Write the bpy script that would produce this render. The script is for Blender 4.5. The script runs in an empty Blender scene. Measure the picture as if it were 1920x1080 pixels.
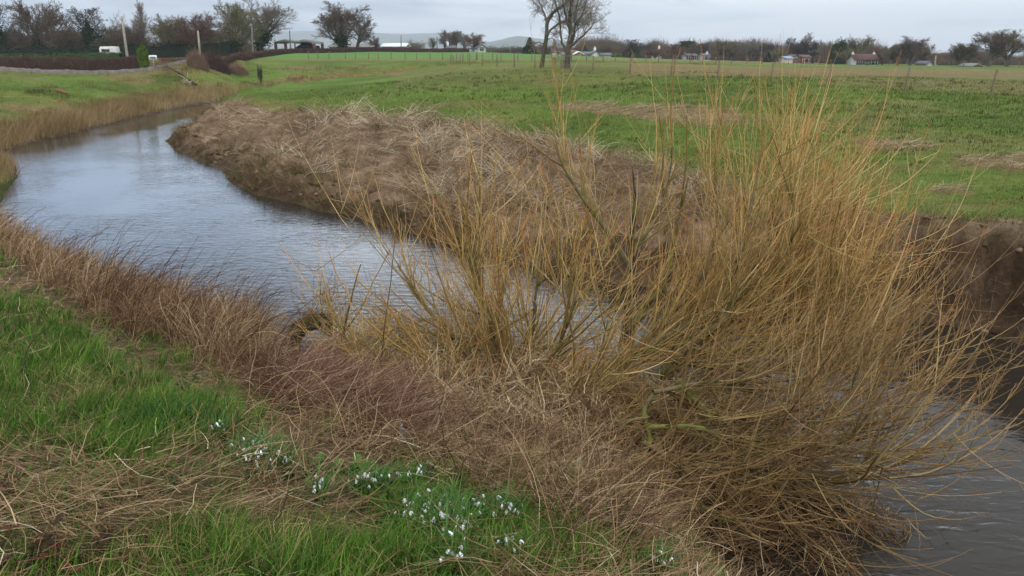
import bpy, math, random
import numpy as np
from mathutils import Vector, Matrix

RNG = np.random.default_rng(11)
random.seed(7)
scene = bpy.context.scene
COL = scene.collection
rad = math.radians

# ------------------------------------------------------------------ camera
FPX = 1493.33                      # focal length in pixels of a 1920 wide picture (28 mm lens)
PITCH = math.atan(440.0 / FPX)     # horizon at row 100 of 1080
CAMZ = 5.1                         # metres above the river
CP, SP = math.cos(PITCH), math.sin(PITCH)
cam_data = bpy.data.cameras.new('camera')
cam = bpy.data.objects.new('camera', cam_data)
COL.objects.link(cam)
cam.location = (0, 0, CAMZ)
cam.rotation_euler = (rad(90) - PITCH, 0, 0)
cam_data.lens = 28
cam_data.sensor_width = 36
cam_data.clip_start = 0.05
cam_data.clip_end = 30000
scene.camera = cam


def ray(u, v):
    a, b = (u - 960) / FPX, (540 - v) / FPX
    return np.array([a, CP + b * SP, -SP + b * CP])


def at_y(u, v, D):
    d = ray(u, v)
    return np.array([0, 0, CAMZ]) + d * (D / d[1])


def at_z(u, v, z):
    d = ray(u, v)
    return np.array([0, 0, CAMZ]) + d * ((z - CAMZ) / d[2])


def project(x, y, z):
    zz = z - CAMZ
    dep = y * CP - zz * SP
    up = y * SP + zz * CP
    dep = np.where(dep > 0.05, dep, 0.05)
    return 960 + FPX * x / dep, 540 - FPX * up / dep


# ------------------------------------------------------------------ noise
def _h(ix, iy, seed):
    n = (ix.astype(np.int64) * 374761393 + iy.astype(np.int64) * 668265263 + seed * 1442695041) & 0x7fffffff
    n = ((n ^ (n >> 13)) * 1274126177) & 0x7fffffff
    n = ((n ^ (n >> 16)) * 1103515245) & 0x7fffffff
    return ((n >> 8) & 0xffff) / 65535.0


def vnoise(x, y, seed=0):
    ix, iy = np.floor(x), np.floor(y)
    fx, fy = x - ix, y - iy
    fx = fx * fx * (3 - 2 * fx)
    fy = fy * fy * (3 - 2 * fy)
    a, b = _h(ix, iy, seed), _h(ix + 1, iy, seed)
    c, d = _h(ix, iy + 1, seed), _h(ix + 1, iy + 1, seed)
    return (a + (b - a) * fx) * (1 - fy) + (c + (d - c) * fx) * fy


def fbm(x, y, seed=0, octs=3):
    s, a, t = 0, 0.5, 0
    for k in range(octs):
        s = s + a * vnoise(x * 2 ** k + 17.3 * k, y * 2 ** k - 9.1 * k, seed + k)
        t += a
        a *= 0.5
    return s / t


def sstep(a, b, x):
    t = np.clip((x - a) / (b - a), 0, 1)
    return t * t * (3 - 2 * t)


# ------------------------------------------------------------------ the river's banks
def wz(u, v): return tuple(at_z(u, v, 0)[:2])

OUTER = [(60, 135, 6), (20, 128, 6), (-5, 122, 6), (-20, 113, 6)]
OUTER += [wz(u, v) + (w,) for u, v, w in ((411, 191, 7), (364, 198, 8), (291, 213, 8), (248, 222, 8), (204, 234, 8), (146, 249, 8),
                                          (76, 264, 8), (0, 286, 7))]
OUTER += [(-23.6, 38, 5), (-21.4, 34.5, 4), (-19.5, 30.5, 3), (-17.0, 25.8, 2.5), (-14.0, 21.7, 2.2), (-10.4, 17.6, 2.2), (-7.3, 15.0, 2.4), (-5.0, 13.4, 2.6), (-3.5, 12.6, 3), (-2.0, 11.9, 4), (-0.6, 11.4, 4.5), (0.5, 9.9, 4.5), (1.5, 8.5, 3.6), (2.1, 7.1, 3), (3.0, 4.6, 2.6), (4.2, 0, 3), (6, -8, 3), (6, -30, 3)]
INNER = [(60, 131, 5), (20, 123, 5), (0, 117, 5), (-14, 107, 5), (-24, 97, 5)]
INNER += [wz(u, v) + (w,) for u, v, w in ((410, 197, 6), (394, 217, 6), (350, 240, 7), (308, 264, 8), (322, 276, 9), (361, 298, 9), (414, 316, 9), (431, 342, 9),
                                          (482, 367, 9), (505, 372, 10), (561, 384, 10), (596, 397, 10), (662, 406, 10), (709, 422, 10), (803, 447, 9),
                                          (960, 492, 7.5), (1150, 530, 6), (1400, 565, 3.2), (1600, 588, 1.4), (1760, 606, 1.0), (1930, 650, 0.9))]
INNER += [(11.5, 10, 1.4), (13.5, 4, 1.4), (15, -6, 1.4), (16, -30, 1.4)]
OUTER, INNER = np.array(OUTER, float), np.array(INNER, float)
RIVER = np.vstack([OUTER[:, :2], INNER[::-1, :2]])


def poly_dist(px, py, pl):
    """Distance to an open polyline and the interpolated third column."""
    best = np.full(px.shape, 1e9)
    att = np.zeros(px.shape)
    for k in range(len(pl) - 1):
        ax, ay, aw = pl[k]
        bx, by, bw = pl[k + 1]
        dx, dy = bx - ax, by - ay
        t = np.clip(((px - ax) * dx + (py - ay) * dy) / (dx * dx + dy * dy), 0, 1)
        d = (px - ax - t * dx) ** 2 + (py - ay - t * dy) ** 2
        m = d < best
        best = np.where(m, d, best)
        att = np.where(m, aw + t * (bw - aw), att)
    return np.sqrt(best), att


def in_poly(px, py, poly):
    poly = np.asarray(poly, float)
    inside = np.zeros(px.shape, bool)
    n = len(poly)
    for k in range(n):
        ax, ay = poly[k]
        bx, by = poly[(k + 1) % n]
        c = ((ay > py) != (by > py))
        if ay != by:
            xx = (bx - ax) * (py - ay) / (by - ay) + ax
            inside ^= c & (px < xx)
    return inside


# ------------------------------------------------------------------ height of the land
LAND = [(0, 0, 3.55), (-3, 0, 3.5), (3, -1, 3.2), (-8, 2, 3.3), (-3, -8, 3.6), (3, -8, 3.3), (-12, -10, 3.6), (0, 3.6, 2.85), (2, 3, 2.7), (1.2, 4.2, 2.45), (-1.5, 4.2, 2.85),
        (-4, 5.5, 2.75), (-2, 6.2, 2.4), (0, 6, 2.0), (-6, 9, 2.35), (-3.2, 9, 1.8), (-1.2, 8.4, 1.65), (-9, 12, 2.0), (-6, 12, 1.55), (-12, 16, 1.8), (-9, 15.4, 1.5), (-15, 19, 1.7),
        (-20, 14, 2.4), (-22, 22, 2.2), (-30, 20, 2.8), (-31, 30, 2.3), (-45, 30, 3.2), (-30, 5, 3.2), (4.4, 4, 1.8), (6, -1, 2.0)]
PIXLAND = [(0, 132, 86), (-300, 132, 80), (350, 117, 100), (450, 112, 118), (0, 200, 60), (0, 160, 70), (300, 165, 85), (300, 140, 92), (-250, 180, 60), (130, 190, 66), (450, 152, 105),
           (500, 125, 125), (700, 119, 135), (700, 96.5, 210), (560, 100, 172), (900, 97.5, 225), (1050, 103, 210), (1140, 107, 240),
           (1000, 112, 140), (600, 113, 145), (700, 190, 50), (550, 190, 53), (620, 156, 86), (750, 144, 90), (850, 125, 86), (964, 126, 82),
           (1052, 130, 78), (1181, 138, 68), (1260, 144, 62), (1555, 157, 54), (1697, 168, 48), (1860, 174, 46), (2300, 180, 42), (1700, 148, 62), (1500, 126, 130),
           (1900, 126, 180), (1600, 120, 300), (1300, 112, 300), (1100, 240, 32), (1500, 250, 30), (1850, 300, 22), (1850, 392, 16.6),
           (2100, 400, 15), (1600, 390, 17.5), (1350, 190, 42), (900, 255, 36), (800, 212, 43), (1250, 300, 26), (1000, 275, 31), (600, 230, 41), (450, 205, 52), (700, 128, 118), (560, 132, 115), (0, 118, 130), (300, 112, 135), (-300, 118, 140)]
LAND += [tuple(at_y(*p)) for p in PIXLAND]
for a in range(0, 360, 20):
    for r, z in ((700, 1.0), (3000, -2.0), (9000, -6.0)):
        LAND.append((r * math.sin(rad(a)), r * math.cos(rad(a)), z))
LAND = np.array(LAND)


def logc(x, y):
    r = np.hypot(x, y) + 1e-6
    l = np.log1p(r / 6.0)
    return x / r * l, y / r * l


_cx, _cy = logc(LAND[:, 0], LAND[:, 1])
_A = np.hypot(_cx[:, None] - _cx[None], _cy[:, None] - _cy[None])
_n = len(LAND)
_M = np.zeros((_n + 1, _n + 1))
_M[:_n, :_n] = _A + np.eye(_n) * -0.004
_M[:_n, _n] = 1
_M[_n, :_n] = 1
_W = np.linalg.solve(_M, np.append(LAND[:, 2], 0))


def zland(x, y):
    qx, qy = logc(x, y)
    z = np.full(x.shape, _W[_n])
    for k in range(_n):
        z = z + _W[k] * np.hypot(qx - _cx[k], qy - _cy[k])
    return z


def land_info(x, y):
    """height, distance to the water's edge (negative in the river), on the inner bank?"""
    x = np.asarray(x, float)
    y = np.asarray(y, float)
    z0 = zland(x, y)
    do, wo = poly_dist(x, y, OUTER)
    di, wi = poly_dist(x, y, INNER)
    wet = in_poly(x, y, RIVER)
    inner = di < do
    s = np.minimum(do, di)
    s = np.where(wet, -s, s)
    w = np.where(inner, wi, wo)
    near = s < 25
    n1 = fbm(x * 0.9, y * 0.9, 3) - 0.5
    n2 = fbm(x * 3.1, y * 3.1, 9) - 0.5
    nb = np.where(near, 1.0, 0.0)
    s2 = s + nb * (n1 * 0.9 + n2 * 0.35) * sstep(-0.5, 0.6, s) * np.where(inner, 1, 0.7)
    t = np.clip(s2 / w, 0, 1)
    P = np.where(inner, 1 - (1 - t) ** (2.1 - 0.9 * sstep(6, 2.5, w)), 1 - (1 - t) ** 1.5)
    z = np.where(s > 60, z0, np.maximum(z0, 0.4)) * P
    # lumps
    slope = inner & (t < 1)
    n3 = np.abs(fbm(x * 0.55, y * 0.55, 15) - 0.5) * 2
    lump = np.where(slope, 0.30 * n1 + 0.24 * n2 + 0.26 * (n3 - 0.3) + 0.42 * sstep(0.05, 0.45, s2) * (0.4 + n3), 0.05 * n1 + 0.05 * n2)
    lump = np.where(inner & ~slope & (s > 0), 0.06 * (fbm(x * 0.5, y * 0.5, 21) - 0.5) + 0.06 * n2 + 0.1 * n1 * sstep(6, 0, s - w), lump)
    far = np.hypot(x, y)
    lump = np.where(slope, lump * sstep(1.0, 0.55, t), lump)
    lump = lump * sstep(400, 150, far)
    z = z + lump * sstep(0.0, 0.7, s2)
    z = np.where(s <= 0, np.maximum(-0.9, s * 0.45 - 0.02), np.where(s > 60, z, np.maximum(z, 0.012 + 0.02 * np.minimum(s, 3))))
    return z, s, inner, w


def ground_z(x, y):
    return land_info(np.atleast_1d(x), np.atleast_1d(y))[0]


# ------------------------------------------------------------------ mesh helpers
def mesh_np(name, co, quads=None, tris=None, attrs=None, smooth=True):
    me = bpy.data.meshes.new(name)
    co = np.asarray(co, np.float32)
    nq = 0 if quads is None else len(quads)
    nt = 0 if tris is None else len(tris)
    idx = []
    if nq:
        idx.append(np.asarray(quads, np.int32).ravel())
    if nt:
        idx.append(np.asarray(tris, np.int32).ravel())
    idx = np.concatenate(idx)
    me.vertices.add(len(co))
    me.vertices.foreach_set('co', co.ravel())
    me.loops.add(len(idx))
    me.loops.foreach_set('vertex_index', idx)
    me.polygons.add(nq + nt)
    st = np.concatenate([np.arange(nq) * 4, nq * 4 + np.arange(nt) * 3]).astype(np.int32)
    me.polygons.foreach_set('loop_start', st)
    me.update(calc_edges=True)
    if smooth:
        me.shade_smooth()
    for k, v in (attrs or {}).items():
        a = me.attributes.new(k, 'FLOAT', 'POINT')
        a.data.foreach_set('value', np.asarray(v, np.float32).ravel())
    return me


def link(name, me, mat=None, parent=None, loc=None):
    o = bpy.data.objects.new(name, me)
    COL.objects.link(o)
    if mat is not None and me is not None and not me.materials:
        me.materials.append(mat)
    if parent is not None:
        o.parent = parent
    if loc is not None:
        o.location = [float(c) for c in loc]
    return o


def tag(o, label=None, cat=None, group=None, kind=None):
    if label: o['label'] = label
    if cat: o['category'] = cat
    if group: o['group'] = group
    if kind: o['kind'] = kind
    return o


def empty(name, loc, rz=0):
    o = bpy.data.objects.new(name, None)
    o.empty_display_size = 0.2
    COL.objects.link(o)
    o.location = [float(c) for c in loc]
    o.rotation_euler = (0, 0, rz)
    return o


def blades(paths, widths, tint, side=None, twist=None):
    """Flat ribbons: paths (N,K,3), widths (N,K)."""
    N, K, _ = paths.shape
    if side is None:
        a = RNG.uniform(0, 2 * math.pi, N)
        side = np.stack([np.cos(a), np.sin(a), RNG.uniform(-.4, .4, N)], 1)
    s = side[:, None, :] * widths[:, :, None] * 0.5
    co = np.stack([paths - s, paths + s], 2).reshape(N * K * 2, 3)
    base = (np.arange(N) * K * 2)[:, None]
    k = np.arange(K - 1) * 2
    q = np.stack([base + k, base + k + 1, base + k + 3, base + k + 2], 2).reshape(-1, 4)
    tt = np.repeat(tint, K * 2)
    al = np.tile(np.repeat(np.linspace(0, 1, K), 2), N)
    return co, q, tt, al


def tubes(paths, radii, tint, sides=3):
    """Thin round stems: paths (N,K,3), radii (N,K)."""
    N, K, _ = paths.shape
    d = np.gradient(paths, axis=1)
    d /= np.linalg.norm(d, axis=2, keepdims=True) + 1e-9
    ref = np.where(np.abs(d[:, :1, 2:3]) > 0.9, np.array([1., 0, 0]), np.array([0, 0, 1.]))
    ref = np.broadcast_to(ref, d.shape)
    a = np.cross(d, ref)
    a /= np.linalg.norm(a, axis=2, keepdims=True) + 1e-9
    b = np.cross(d, a)
    ang = np.arange(sides) * 2 * math.pi / sides
    ring = a[:, :, None, :] * np.cos(ang)[None, None, :, None] + b[:, :, None, :] * np.sin(ang)[None, None, :, None]
    co = (paths[:, :, None, :] + ring * radii[:, :, None, None]).reshape(-1, 3)
    i = (np.arange(N) * K * sides)[:, None, None] + (np.arange(K - 1) * sides)[None, :, None]
    j = np.arange(sides)[None, None, :]
    j2 = (j + 1) % sides
    q = np.stack([i + j, i + j2, i + sides + j2, i + sides + j], 3).reshape(-1, 4)
    tt = np.repeat(tint, K * sides)
    al = np.tile(np.repeat(np.linspace(0, 1, K), sides), N)
    return co, q, tt, al


def build(name, chunks, mat, parent=None):
    """Join ribbon / tube chunks into one mesh object."""
    cos, qs, ts, als, off = [], [], [], [], 0
    for co, q, t, a in chunks:
        cos.append(co)
        qs.append(q + off)
        ts.append(t)
        als.append(a)
        off += len(co)
    me = mesh_np(name, np.concatenate(cos), quads=np.concatenate(qs), attrs={'tint': np.concatenate(ts), 'along': np.concatenate(als)})
    o = link(name, me, mat, parent)
    return o


# ------------------------------------------------------------------ material helpers
def new_mat(name):
    m = bpy.data.materials.new(name)
    m.use_nodes = True
    nt = m.node_tree
    b = nt.nodes['Principled BSDF']
    return m, nt, b


def nd(nt, kind, **kw):
    n = nt.nodes.new(kind)
    for k, v in kw.items():
        setattr(n, k, v)
    return n


def ramp(nt, stops, fac=None, interp='LINEAR'):
    r = nd(nt, 'ShaderNodeValToRGB')
    r.color_ramp.interpolation = interp
    e = r.color_ramp.elements
    while len(e) < len(stops):
        e.new(0.5)
    for k, (p, c) in enumerate(stops):
        e[k].position = p
        e[k].color = tuple(c) + (1,)
    if fac is not None:
        nt.links.new(fac, r.inputs[0])
    return r.outputs[0]


def attr(nt, name):
    return nd(nt, 'ShaderNodeAttribute', attribute_name=name).outputs['Fac']


def noise(nt, scale, detail=4, rough=0.6, vec=None, dist=0):
    n = nd(nt, 'ShaderNodeTexNoise')
    n.inputs['Scale'].default_value = scale
    n.inputs['Detail'].default_value = detail
    n.inputs['Roughness'].default_value = rough
    n.inputs['Distortion'].default_value = dist
    if vec is not None:
        nt.links.new(vec, n.inputs['Vector'])
    return n.outputs['Fac']


def mathn(nt, op, a, b=None, clamp=False):
    n = nd(nt, 'ShaderNodeMath', operation=op, use_clamp=clamp)
    for k, v in enumerate((a, b)):
        if v is None:
            continue
        if isinstance(v, (int, float)):
            n.inputs[k].default_value = v
        else:
            nt.links.new(v, n.inputs[k])
    return n.outputs[0]


def mixc(nt, fac, a, b, blend='MIX'):
    n = nd(nt, 'ShaderNodeMix', data_type='RGBA', blend_type=blend)
    for k, v in ((0, fac), (6, a), (7, b)):
        if isinstance(v, (int, float)):
            n.inputs[k].default_value = v
        elif isinstance(v, (tuple, list)):
            n.inputs[k].default_value = tuple(v) + (1,)
        else:
            nt.links.new(v, n.inputs[k])
    return n.outputs[2]


def geo_pos(nt):
    return nd(nt, 'ShaderNodeNewGeometry').outputs['Position']


def objc(nt):
    return nd(nt, 'ShaderNodeTexCoord').outputs['Object']


def stem_mat(name, stops, along=None, rough=0.75, trans=0.0, along_mode='MULTIPLY'):
    """Colour by the random tint of each blade, optionally changed along the blade."""
    m, nt, b = new_mat(name)
    c = ramp(nt, stops, attr(nt, 'tint'))
    if along:
        c2 = ramp(nt, along, attr(nt, 'along'))
        c = mixc(nt, 1.0, c, c2, along_mode)
    nt.links.new(c, b.inputs['Base Color'])
    b.inputs['Roughness'].default_value = rough
    b.inputs['Specular IOR Level'].default_value = 0.06
    return m


def plain_mat(name, c1, c2, scale=3.0, rough=0.8, spec=0.3, bump=0.0, detail=5):
    m, nt, b = new_mat(name)
    f = noise(nt, scale, detail, 0.65, objc(nt))
    nt.links.new(ramp(nt, [(0.3, c1), (0.7, c2)], f), b.inputs['Base Color'])
    b.inputs['Roughness'].default_value = rough
    b.inputs['Specular IOR Level'].default_value = spec
    if bump:
        bp = nd(nt, 'ShaderNodeBump')
        bp.inputs['Strength'].default_value = bump
        bp.inputs['Distance'].default_value = 0.05
        nt.links.new(f, bp.inputs['Height'])
        nt.links.new(bp.outputs[0], b.inputs['Normal'])
    return m


def srgb(r, g, b):
    f = lambda c: (c / 255 / 12.92) if c / 255 <= 0.04045 else ((c / 255 + 0.055) / 1.055) ** 2.4
    return (f(r), f(g), f(b))

# ------------------------------------------------------------------ light
world = bpy.data.worlds.new('World')
scene.world = world
world.use_nodes = True
wt = world.node_tree
bg = wt.nodes['Background']
SUN_EL, SUN_AZ = rad(42), rad(215)       # behind the camera's left shoulder, veiled by cloud
sky = nd(wt, 'ShaderNodeTexSky', sky_type='NISHITA')
sky.sun_disc = False
sky.sun_elevation = SUN_EL
sky.sun_rotation = SUN_AZ
tc = nd(wt, 'ShaderNodeTexCoord')
sepx = nd(wt, 'ShaderNodeSeparateXYZ')
wt.links.new(tc.outputs['Generated'], sepx.inputs[0])
elev = mathn(wt, 'MAXIMUM', sepx.outputs['Z'], 0.0)
# clouds: direction flattened on a cloud deck, so bands narrow towards the horizon
den = mathn(wt, 'ADD', elev, 0.10)
px = mathn(wt, 'DIVIDE', sepx.outputs['X'], den)
py = mathn(wt, 'DIVIDE', sepx.outputs['Y'], den)
cmb = nd(wt, 'ShaderNodeCombineXYZ')
wt.links.new(px, cmb.inputs[0])
wt.links.new(py, cmb.inputs[1])
cn = noise(wt, 0.55, 6, 0.55, cmb.outputs[0], 0.6)
cn2 = noise(wt, 0.16, 3, 0.5, cmb.outputs[0], 0.3)
# the deck is thicker towards the left of the view
lft = mathn(wt, 'MULTIPLY_ADD', sepx.outputs['X'], 1.0)
lft.node.inputs[2].default_value = 0.0
shade = mathn(wt, 'ADD', mathn(wt, 'MULTIPLY', cn, 0.85), mathn(wt, 'MULTIPLY', cn2, 0.25))
shade = mathn(wt, 'ADD', shade, mathn(wt, 'MULTIPLY_ADD', sepx.outputs['X'], 0.42))
shade.node.inputs[1].links[0].from_node.inputs[2].default_value = -0.05
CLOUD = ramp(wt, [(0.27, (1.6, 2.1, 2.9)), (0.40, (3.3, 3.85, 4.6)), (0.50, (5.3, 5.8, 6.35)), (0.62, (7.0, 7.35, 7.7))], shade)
# unseen upper sky: bright band and dim gap added for river and ground light
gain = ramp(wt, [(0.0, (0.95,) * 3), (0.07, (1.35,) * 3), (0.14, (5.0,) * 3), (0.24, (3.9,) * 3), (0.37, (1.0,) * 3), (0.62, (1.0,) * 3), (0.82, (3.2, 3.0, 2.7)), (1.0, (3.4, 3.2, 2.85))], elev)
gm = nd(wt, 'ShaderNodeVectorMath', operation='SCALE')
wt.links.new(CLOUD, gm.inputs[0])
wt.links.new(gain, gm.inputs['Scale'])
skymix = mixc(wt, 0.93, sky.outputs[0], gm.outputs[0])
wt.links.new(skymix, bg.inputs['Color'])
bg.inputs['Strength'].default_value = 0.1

sun_d = bpy.data.lights.new('sun', 'SUN')
sun_d.energy = 1.5
sun_d.angle = rad(14)
sun_d.color = (1.0, 0.92, 0.80)
sun = bpy.data.objects.new('sun', sun_d)
COL.objects.link(sun)
sdir = Vector((math.sin(SUN_AZ) * math.cos(SUN_EL), math.cos(SUN_AZ) * math.cos(SUN_EL), math.sin(SUN_EL)))
sun.rotation_euler = (-sdir).to_track_quat('-Z', 'Y').to_euler()
sun.location = (-20, -20, 40)

scene.view_settings.view_transform = 'Standard'
scene.view_settings.look = 'None'
scene.view_settings.exposure = 0.42
scene.view_settings.gamma = 1
scene.cycles.max_bounces = 6
scene.cycles.diffuse_bounces = 3
scene.cycles.glossy_bounces = 3
scene.cycles.transmission_bounces = 2
scene.cycles.volume_bounces = 0
# ------------------------------------------------------------------ ground
az = np.concatenate([np.arange(-180, -50, 5.0), np.arange(-50, 50.001, 0.14), np.arange(55, 180, 5.0)])
rr = 0.35 * np.exp(np.arange(0, 1128) * 0.009)
AZ, RR = np.meshgrid(np.radians(az), rr)
gx, gy = (RR * np.sin(AZ)).ravel(), (RR * np.cos(AZ)).ravel()
gz, gs, ginner, gw = land_info(gx, gy)
# hills far behind
R = np.hypot(gx, gy)
A = np.degrees(np.arctan2(gx, gy))
gu, gv = project(gx, gy, gz)


def soft_poly(u, v, poly, jit=14, sc=0.03, seed=5):
    """Inside a patch whose outline is broken up by noise (given as seen from the bridge, but laid on the ground)."""
    du = (fbm(u * sc, v * sc, seed) - 0.5) * 2 * jit
    dv = (fbm(u * sc + 50, v * sc - 20, seed + 3) - 0.5) * 2 * jit
    return in_poly(u + du, v + dv * 0.6, poly)


BRAMBLE = [(-200, 300), (0, 345), (130, 420), (250, 490), (400, 550), (460, 600), (495, 660), (480, 700), (420, 700), (290, 640), (180, 590), (90, 530), (0, 480), (-200, 420)]
MAROON = [(490, 690), (600, 690), (730, 760), (790, 860), (640, 800), (510, 750)]
STRAWS = [[(-50, 870), (100, 850), (290, 910), (330, 1000), (180, 1060), (-50, 1050)],
          [(-50, 480), (120, 540), (220, 620), (330, 690), (250, 700), (140, 600), (-50, 530)],
          [(360, 690), (560, 690), (760, 800), (960, 900), (1000, 950), (800, 890), (640, 850), (520, 800), (420, 740)],
          [(760, 800), (1150, 850), (1220, 950), (1260, 1010), (1100, 1000), (1000, 950), (880, 920)],
          [(0, 760), (120, 740), (200, 700), (150, 780), (60, 840), (0, 820)]]
GREENS = [[(-50, 520), (60, 560), (180, 640), (290, 720), (430, 790), (560, 850), (750, 920), (870, 965), (1060, 1010), (1230, 1090), (350, 1090), (360, 980), (260, 880), (100, 830), (-50, 840)]]
FIELDSTRAW = [[(1030, 195), (1090, 190), (1160, 196), (1290, 198), (1370, 205), (1400, 222), (1330, 236), (1190, 222), (1040, 205)],
              [(1780, 296), (1860, 290), (1930, 290), (1990, 318), (1900, 320), (1800, 312)],
              [(1590, 262), (1680, 262), (1750, 272), (1730, 284), (1620, 280)],
              [(1740, 352), (1790, 350), (1830, 364), (1760, 368)]]
SLOPE = [(395, 200), (440, 192), (520, 203), (640, 214), (800, 229), (900, 247), (1000, 259), (1090, 276), (1200, 303), (1300, 342), (1400, 375), (1560, 392), (1700, 402), (1900, 412), (2100, 425), (2100, 900), (200, 900), (200, 205)]
near_side = (~ginner) & (R < 30) & (gy < 34)
inner_side = ginner & (gs > 0)
# t over the far bank's slope
tslope = np.clip(gs / gw, 0, 2)
n_a = fbm(gx * 0.35, gy * 0.35, 31)
n_b = fbm(gx * 1.7, gy * 1.7, 41)
n_c = fbm(gx * 0.07, gy * 0.07, 51, 2)
green = np.ones_like(gx)
brown = np.zeros_like(gx)      # dead grass
mud = np.zeros_like(gx)
# inner bank slope: mud with dead stalks, grass above
topn = tslope + (n_a - 0.5) * 0.35 + (n_b - 0.5) * 0.15
on_slope = inner_side & soft_poly(gu, gv, SLOPE, 16, 0.03)
fringe_ = inner_side & soft_poly(gu, gv + 10, SLOPE, 16, 0.03, 8)
mud = np.where(inner_side, on_slope.astype(float), mud)
brown = np.where(fringe_, 0.45 + 0.6 * (n_b - 0.3), brown)
for p in FIELDSTRAW:
    brown = np.where(inner_side & soft_poly(gu, gv, p, 10, 0.05), 0.9, brown)
# brown strips beyond the fence
strip1 = (gu > 1180) & (gv < 143 + (gu - 1200) * 0.004) & (gv > 113 + (gu - 1200) * 0.019) & inner_side
brown = np.where(strip1, np.maximum(brown, 0.85 + 0.3 * (n_a - .5)), brown)
strip2 = (gu > 1530) & (gv > 147) & (gv < 168 + (gu - 1700) * 0.05) & inner_side & (R > 40)
brown = np.where(strip2, np.maximum(brown, 0.55 + 0.4 * (n_a - .5)), brown)
mid = inner_side & (gv > 118) & (gv < 165) & (gu > 740) & (gu < 1200) & (R > 45)
brown = np.where(mid, np.maximum(brown, 0.30 + 0.9 * (n_a - 0.42)), brown)
brown = np.where(inner_side & (tslope > 1.2) & (R > 16) & (R < 48), np.maximum(brown, 0.45 * sstep(0.56, 0.74, fbm(gx * 0.22, gy * 0.3, 58))), brown)
# pale margin along the far field fence
marg = (np.abs(gv - (112 + np.maximum(gu - 1100, 0) * 0.012)) < 2.2) & (gu > 460) & (R > 100)
brown = np.where(marg, 0.75, brown)
# reed ditch
ditch = (np.abs(gv - 137) < 4.5) & (gu > 590) & (gu < 760) & (R > 60)
brown = np.where(ditch, 0.95, brown)
# far outer bank: rough grass, straw coloured
outer_far = (~ginner) & (gs > 0) & (gy > 34)
brown = np.where(outer_far & (gs < 30) & (gv > 122), np.clip(0.95 - sstep(1.5, 7, gs) * 0.95 + 0.9 * sstep(0.44, 0.62, n_a) * sstep(0.3, 0.55, fbm(gx * 0.12, gy * 0.12, 57)) , 0, 1), brown)
brown = np.where(outer_far & (gu < 460) & (gv < 140) & (gv > 100), np.maximum(brown, 0.5), brown)
mud = np.where(outer_far, sstep(1.2, 0.3, gs), mud)
# near bank
brown = np.where(near_side, 0.25 + 0.5 * (n_b - 0.4), brown)
for p in STRAWS + [BRAMBLE, MAROON]:
    brown = np.where(near_side & soft_poly(gu, gv, p, 25), 0.95, brown)
mud = np.where(near_side & (gs < 3) & (gs > 0), np.maximum(mud, sstep(2.6, 0.8, gs)), mud)
mud = np.where(near_side, np.maximum(mud, 0.6), mud)
soil_shade = near_side.astype(float) * 0.55  # near soil darkened evenly, painted contrast for shade between the blades
mud = np.where(gs <= 0, 1, mud)
wet_dark = sstep(0.35, 0.02, gz) * (R < 150)
wet_dark = np.where(ginner & (R < 90), np.maximum(wet_dark, sstep(1.25, 0.35, gs + 0.5 * (n_b - .5))), wet_dark)  # wet mud strip, also darkened as a painted shadow edge at the waterline
wet_dark = np.where(ginner & (gw < 3.0) & (gs < gw + 0.3), np.maximum(wet_dark, 0.45 * sstep(3.0, 2.0, gw)), wet_dark)
crop = sstep(118, 135, R) * sstep(440, 470, gu) * sstep(1420, 1180, gu) * sstep(113.5, 111.5, gv)
# close the sheet
nA, nR = len(az), len(rr)
i = np.arange(nR - 1)[:, None] * nA
j = np.arange(nA)[None, :]
j2 = (j + 1) % nA
quads = np.stack([i + j, i + j2, i + nA + j2, i + nA + j], 2).reshape(-1, 4)
me = mesh_np('ground', np.stack([gx, gy, gz], 1), quads=quads, attrs={'brown': np.clip(brown, 0, 1), 'mud': mud, 'wet': np.maximum(wet_dark, soil_shade), 'crop': crop})

m, nt, b = new_mat('ground')
P = geo_pos(nt)
nz1 = noise(nt, 0.12, 4, 0.6, P)
nz2 = noise(nt, 1.3, 5, 0.65, P)
nz3 = noise(nt, 9.0, 5, 0.7, P)
nz4 = noise(nt, 45.0, 3, 0.7, P)
gsel = mathn(nt, 'ADD', mathn(nt, 'MULTIPLY', nz1, 0.45), mathn(nt, 'ADD', mathn(nt, 'MULTIPLY', nz2, 0.3), mathn(nt, 'MULTIPLY', nz3, 0.25)))
g = ramp(nt, [(0.36, (0.040, 0.066, 0.010)), (0.47, (0.075, 0.114, 0.018)), (0.56, (0.107, 0.165, 0.027)), (0.68, (0.16, 0.17, 0.045))], gsel)
# dark dung and worm casts, pale flecks of dead leaf in the turf
fleck = ramp(nt, [(0.62, (0, 0, 0)), (0.68, (1, 1, 1))], noise(nt, 3.3, 4, 0.75, P))
g = mixc(nt, mathn(nt, 'MULTIPLY', fleck, 0.55), g, (0.045, 0.042, 0.016))
pale = ramp(nt, [(0.66, (0, 0, 0)), (0.74, (1, 1, 1))], noise(nt, 6.1, 4, 0.75, P))
g = mixc(nt, mathn(nt, 'MULTIPLY', pale, 0.5), g, (0.20, 0.17, 0.08))
crp = ramp(nt, [(0.35, (0.075, 0.16, 0.035)), (0.65, (0.10, 0.195, 0.04))], nz1)
g = mixc(nt, attr(nt, 'crop'), g, crp)
br = ramp(nt, [(0.36, (0.085, 0.055, 0.022)), (0.5, (0.16, 0.11, 0.045)), (0.64, (0.27, 0.20, 0.095))], mathn(nt, 'ADD', mathn(nt, 'MULTIPLY', nz3, 0.6), mathn(nt, 'MULTIPLY', nz2, 0.4)))
bf = mathn(nt, 'ADD', attr(nt, 'brown'), mathn(nt, 'MULTIPLY', mathn(nt, 'SUBTRACT', nz3, 0.5), 0.9))
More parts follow.
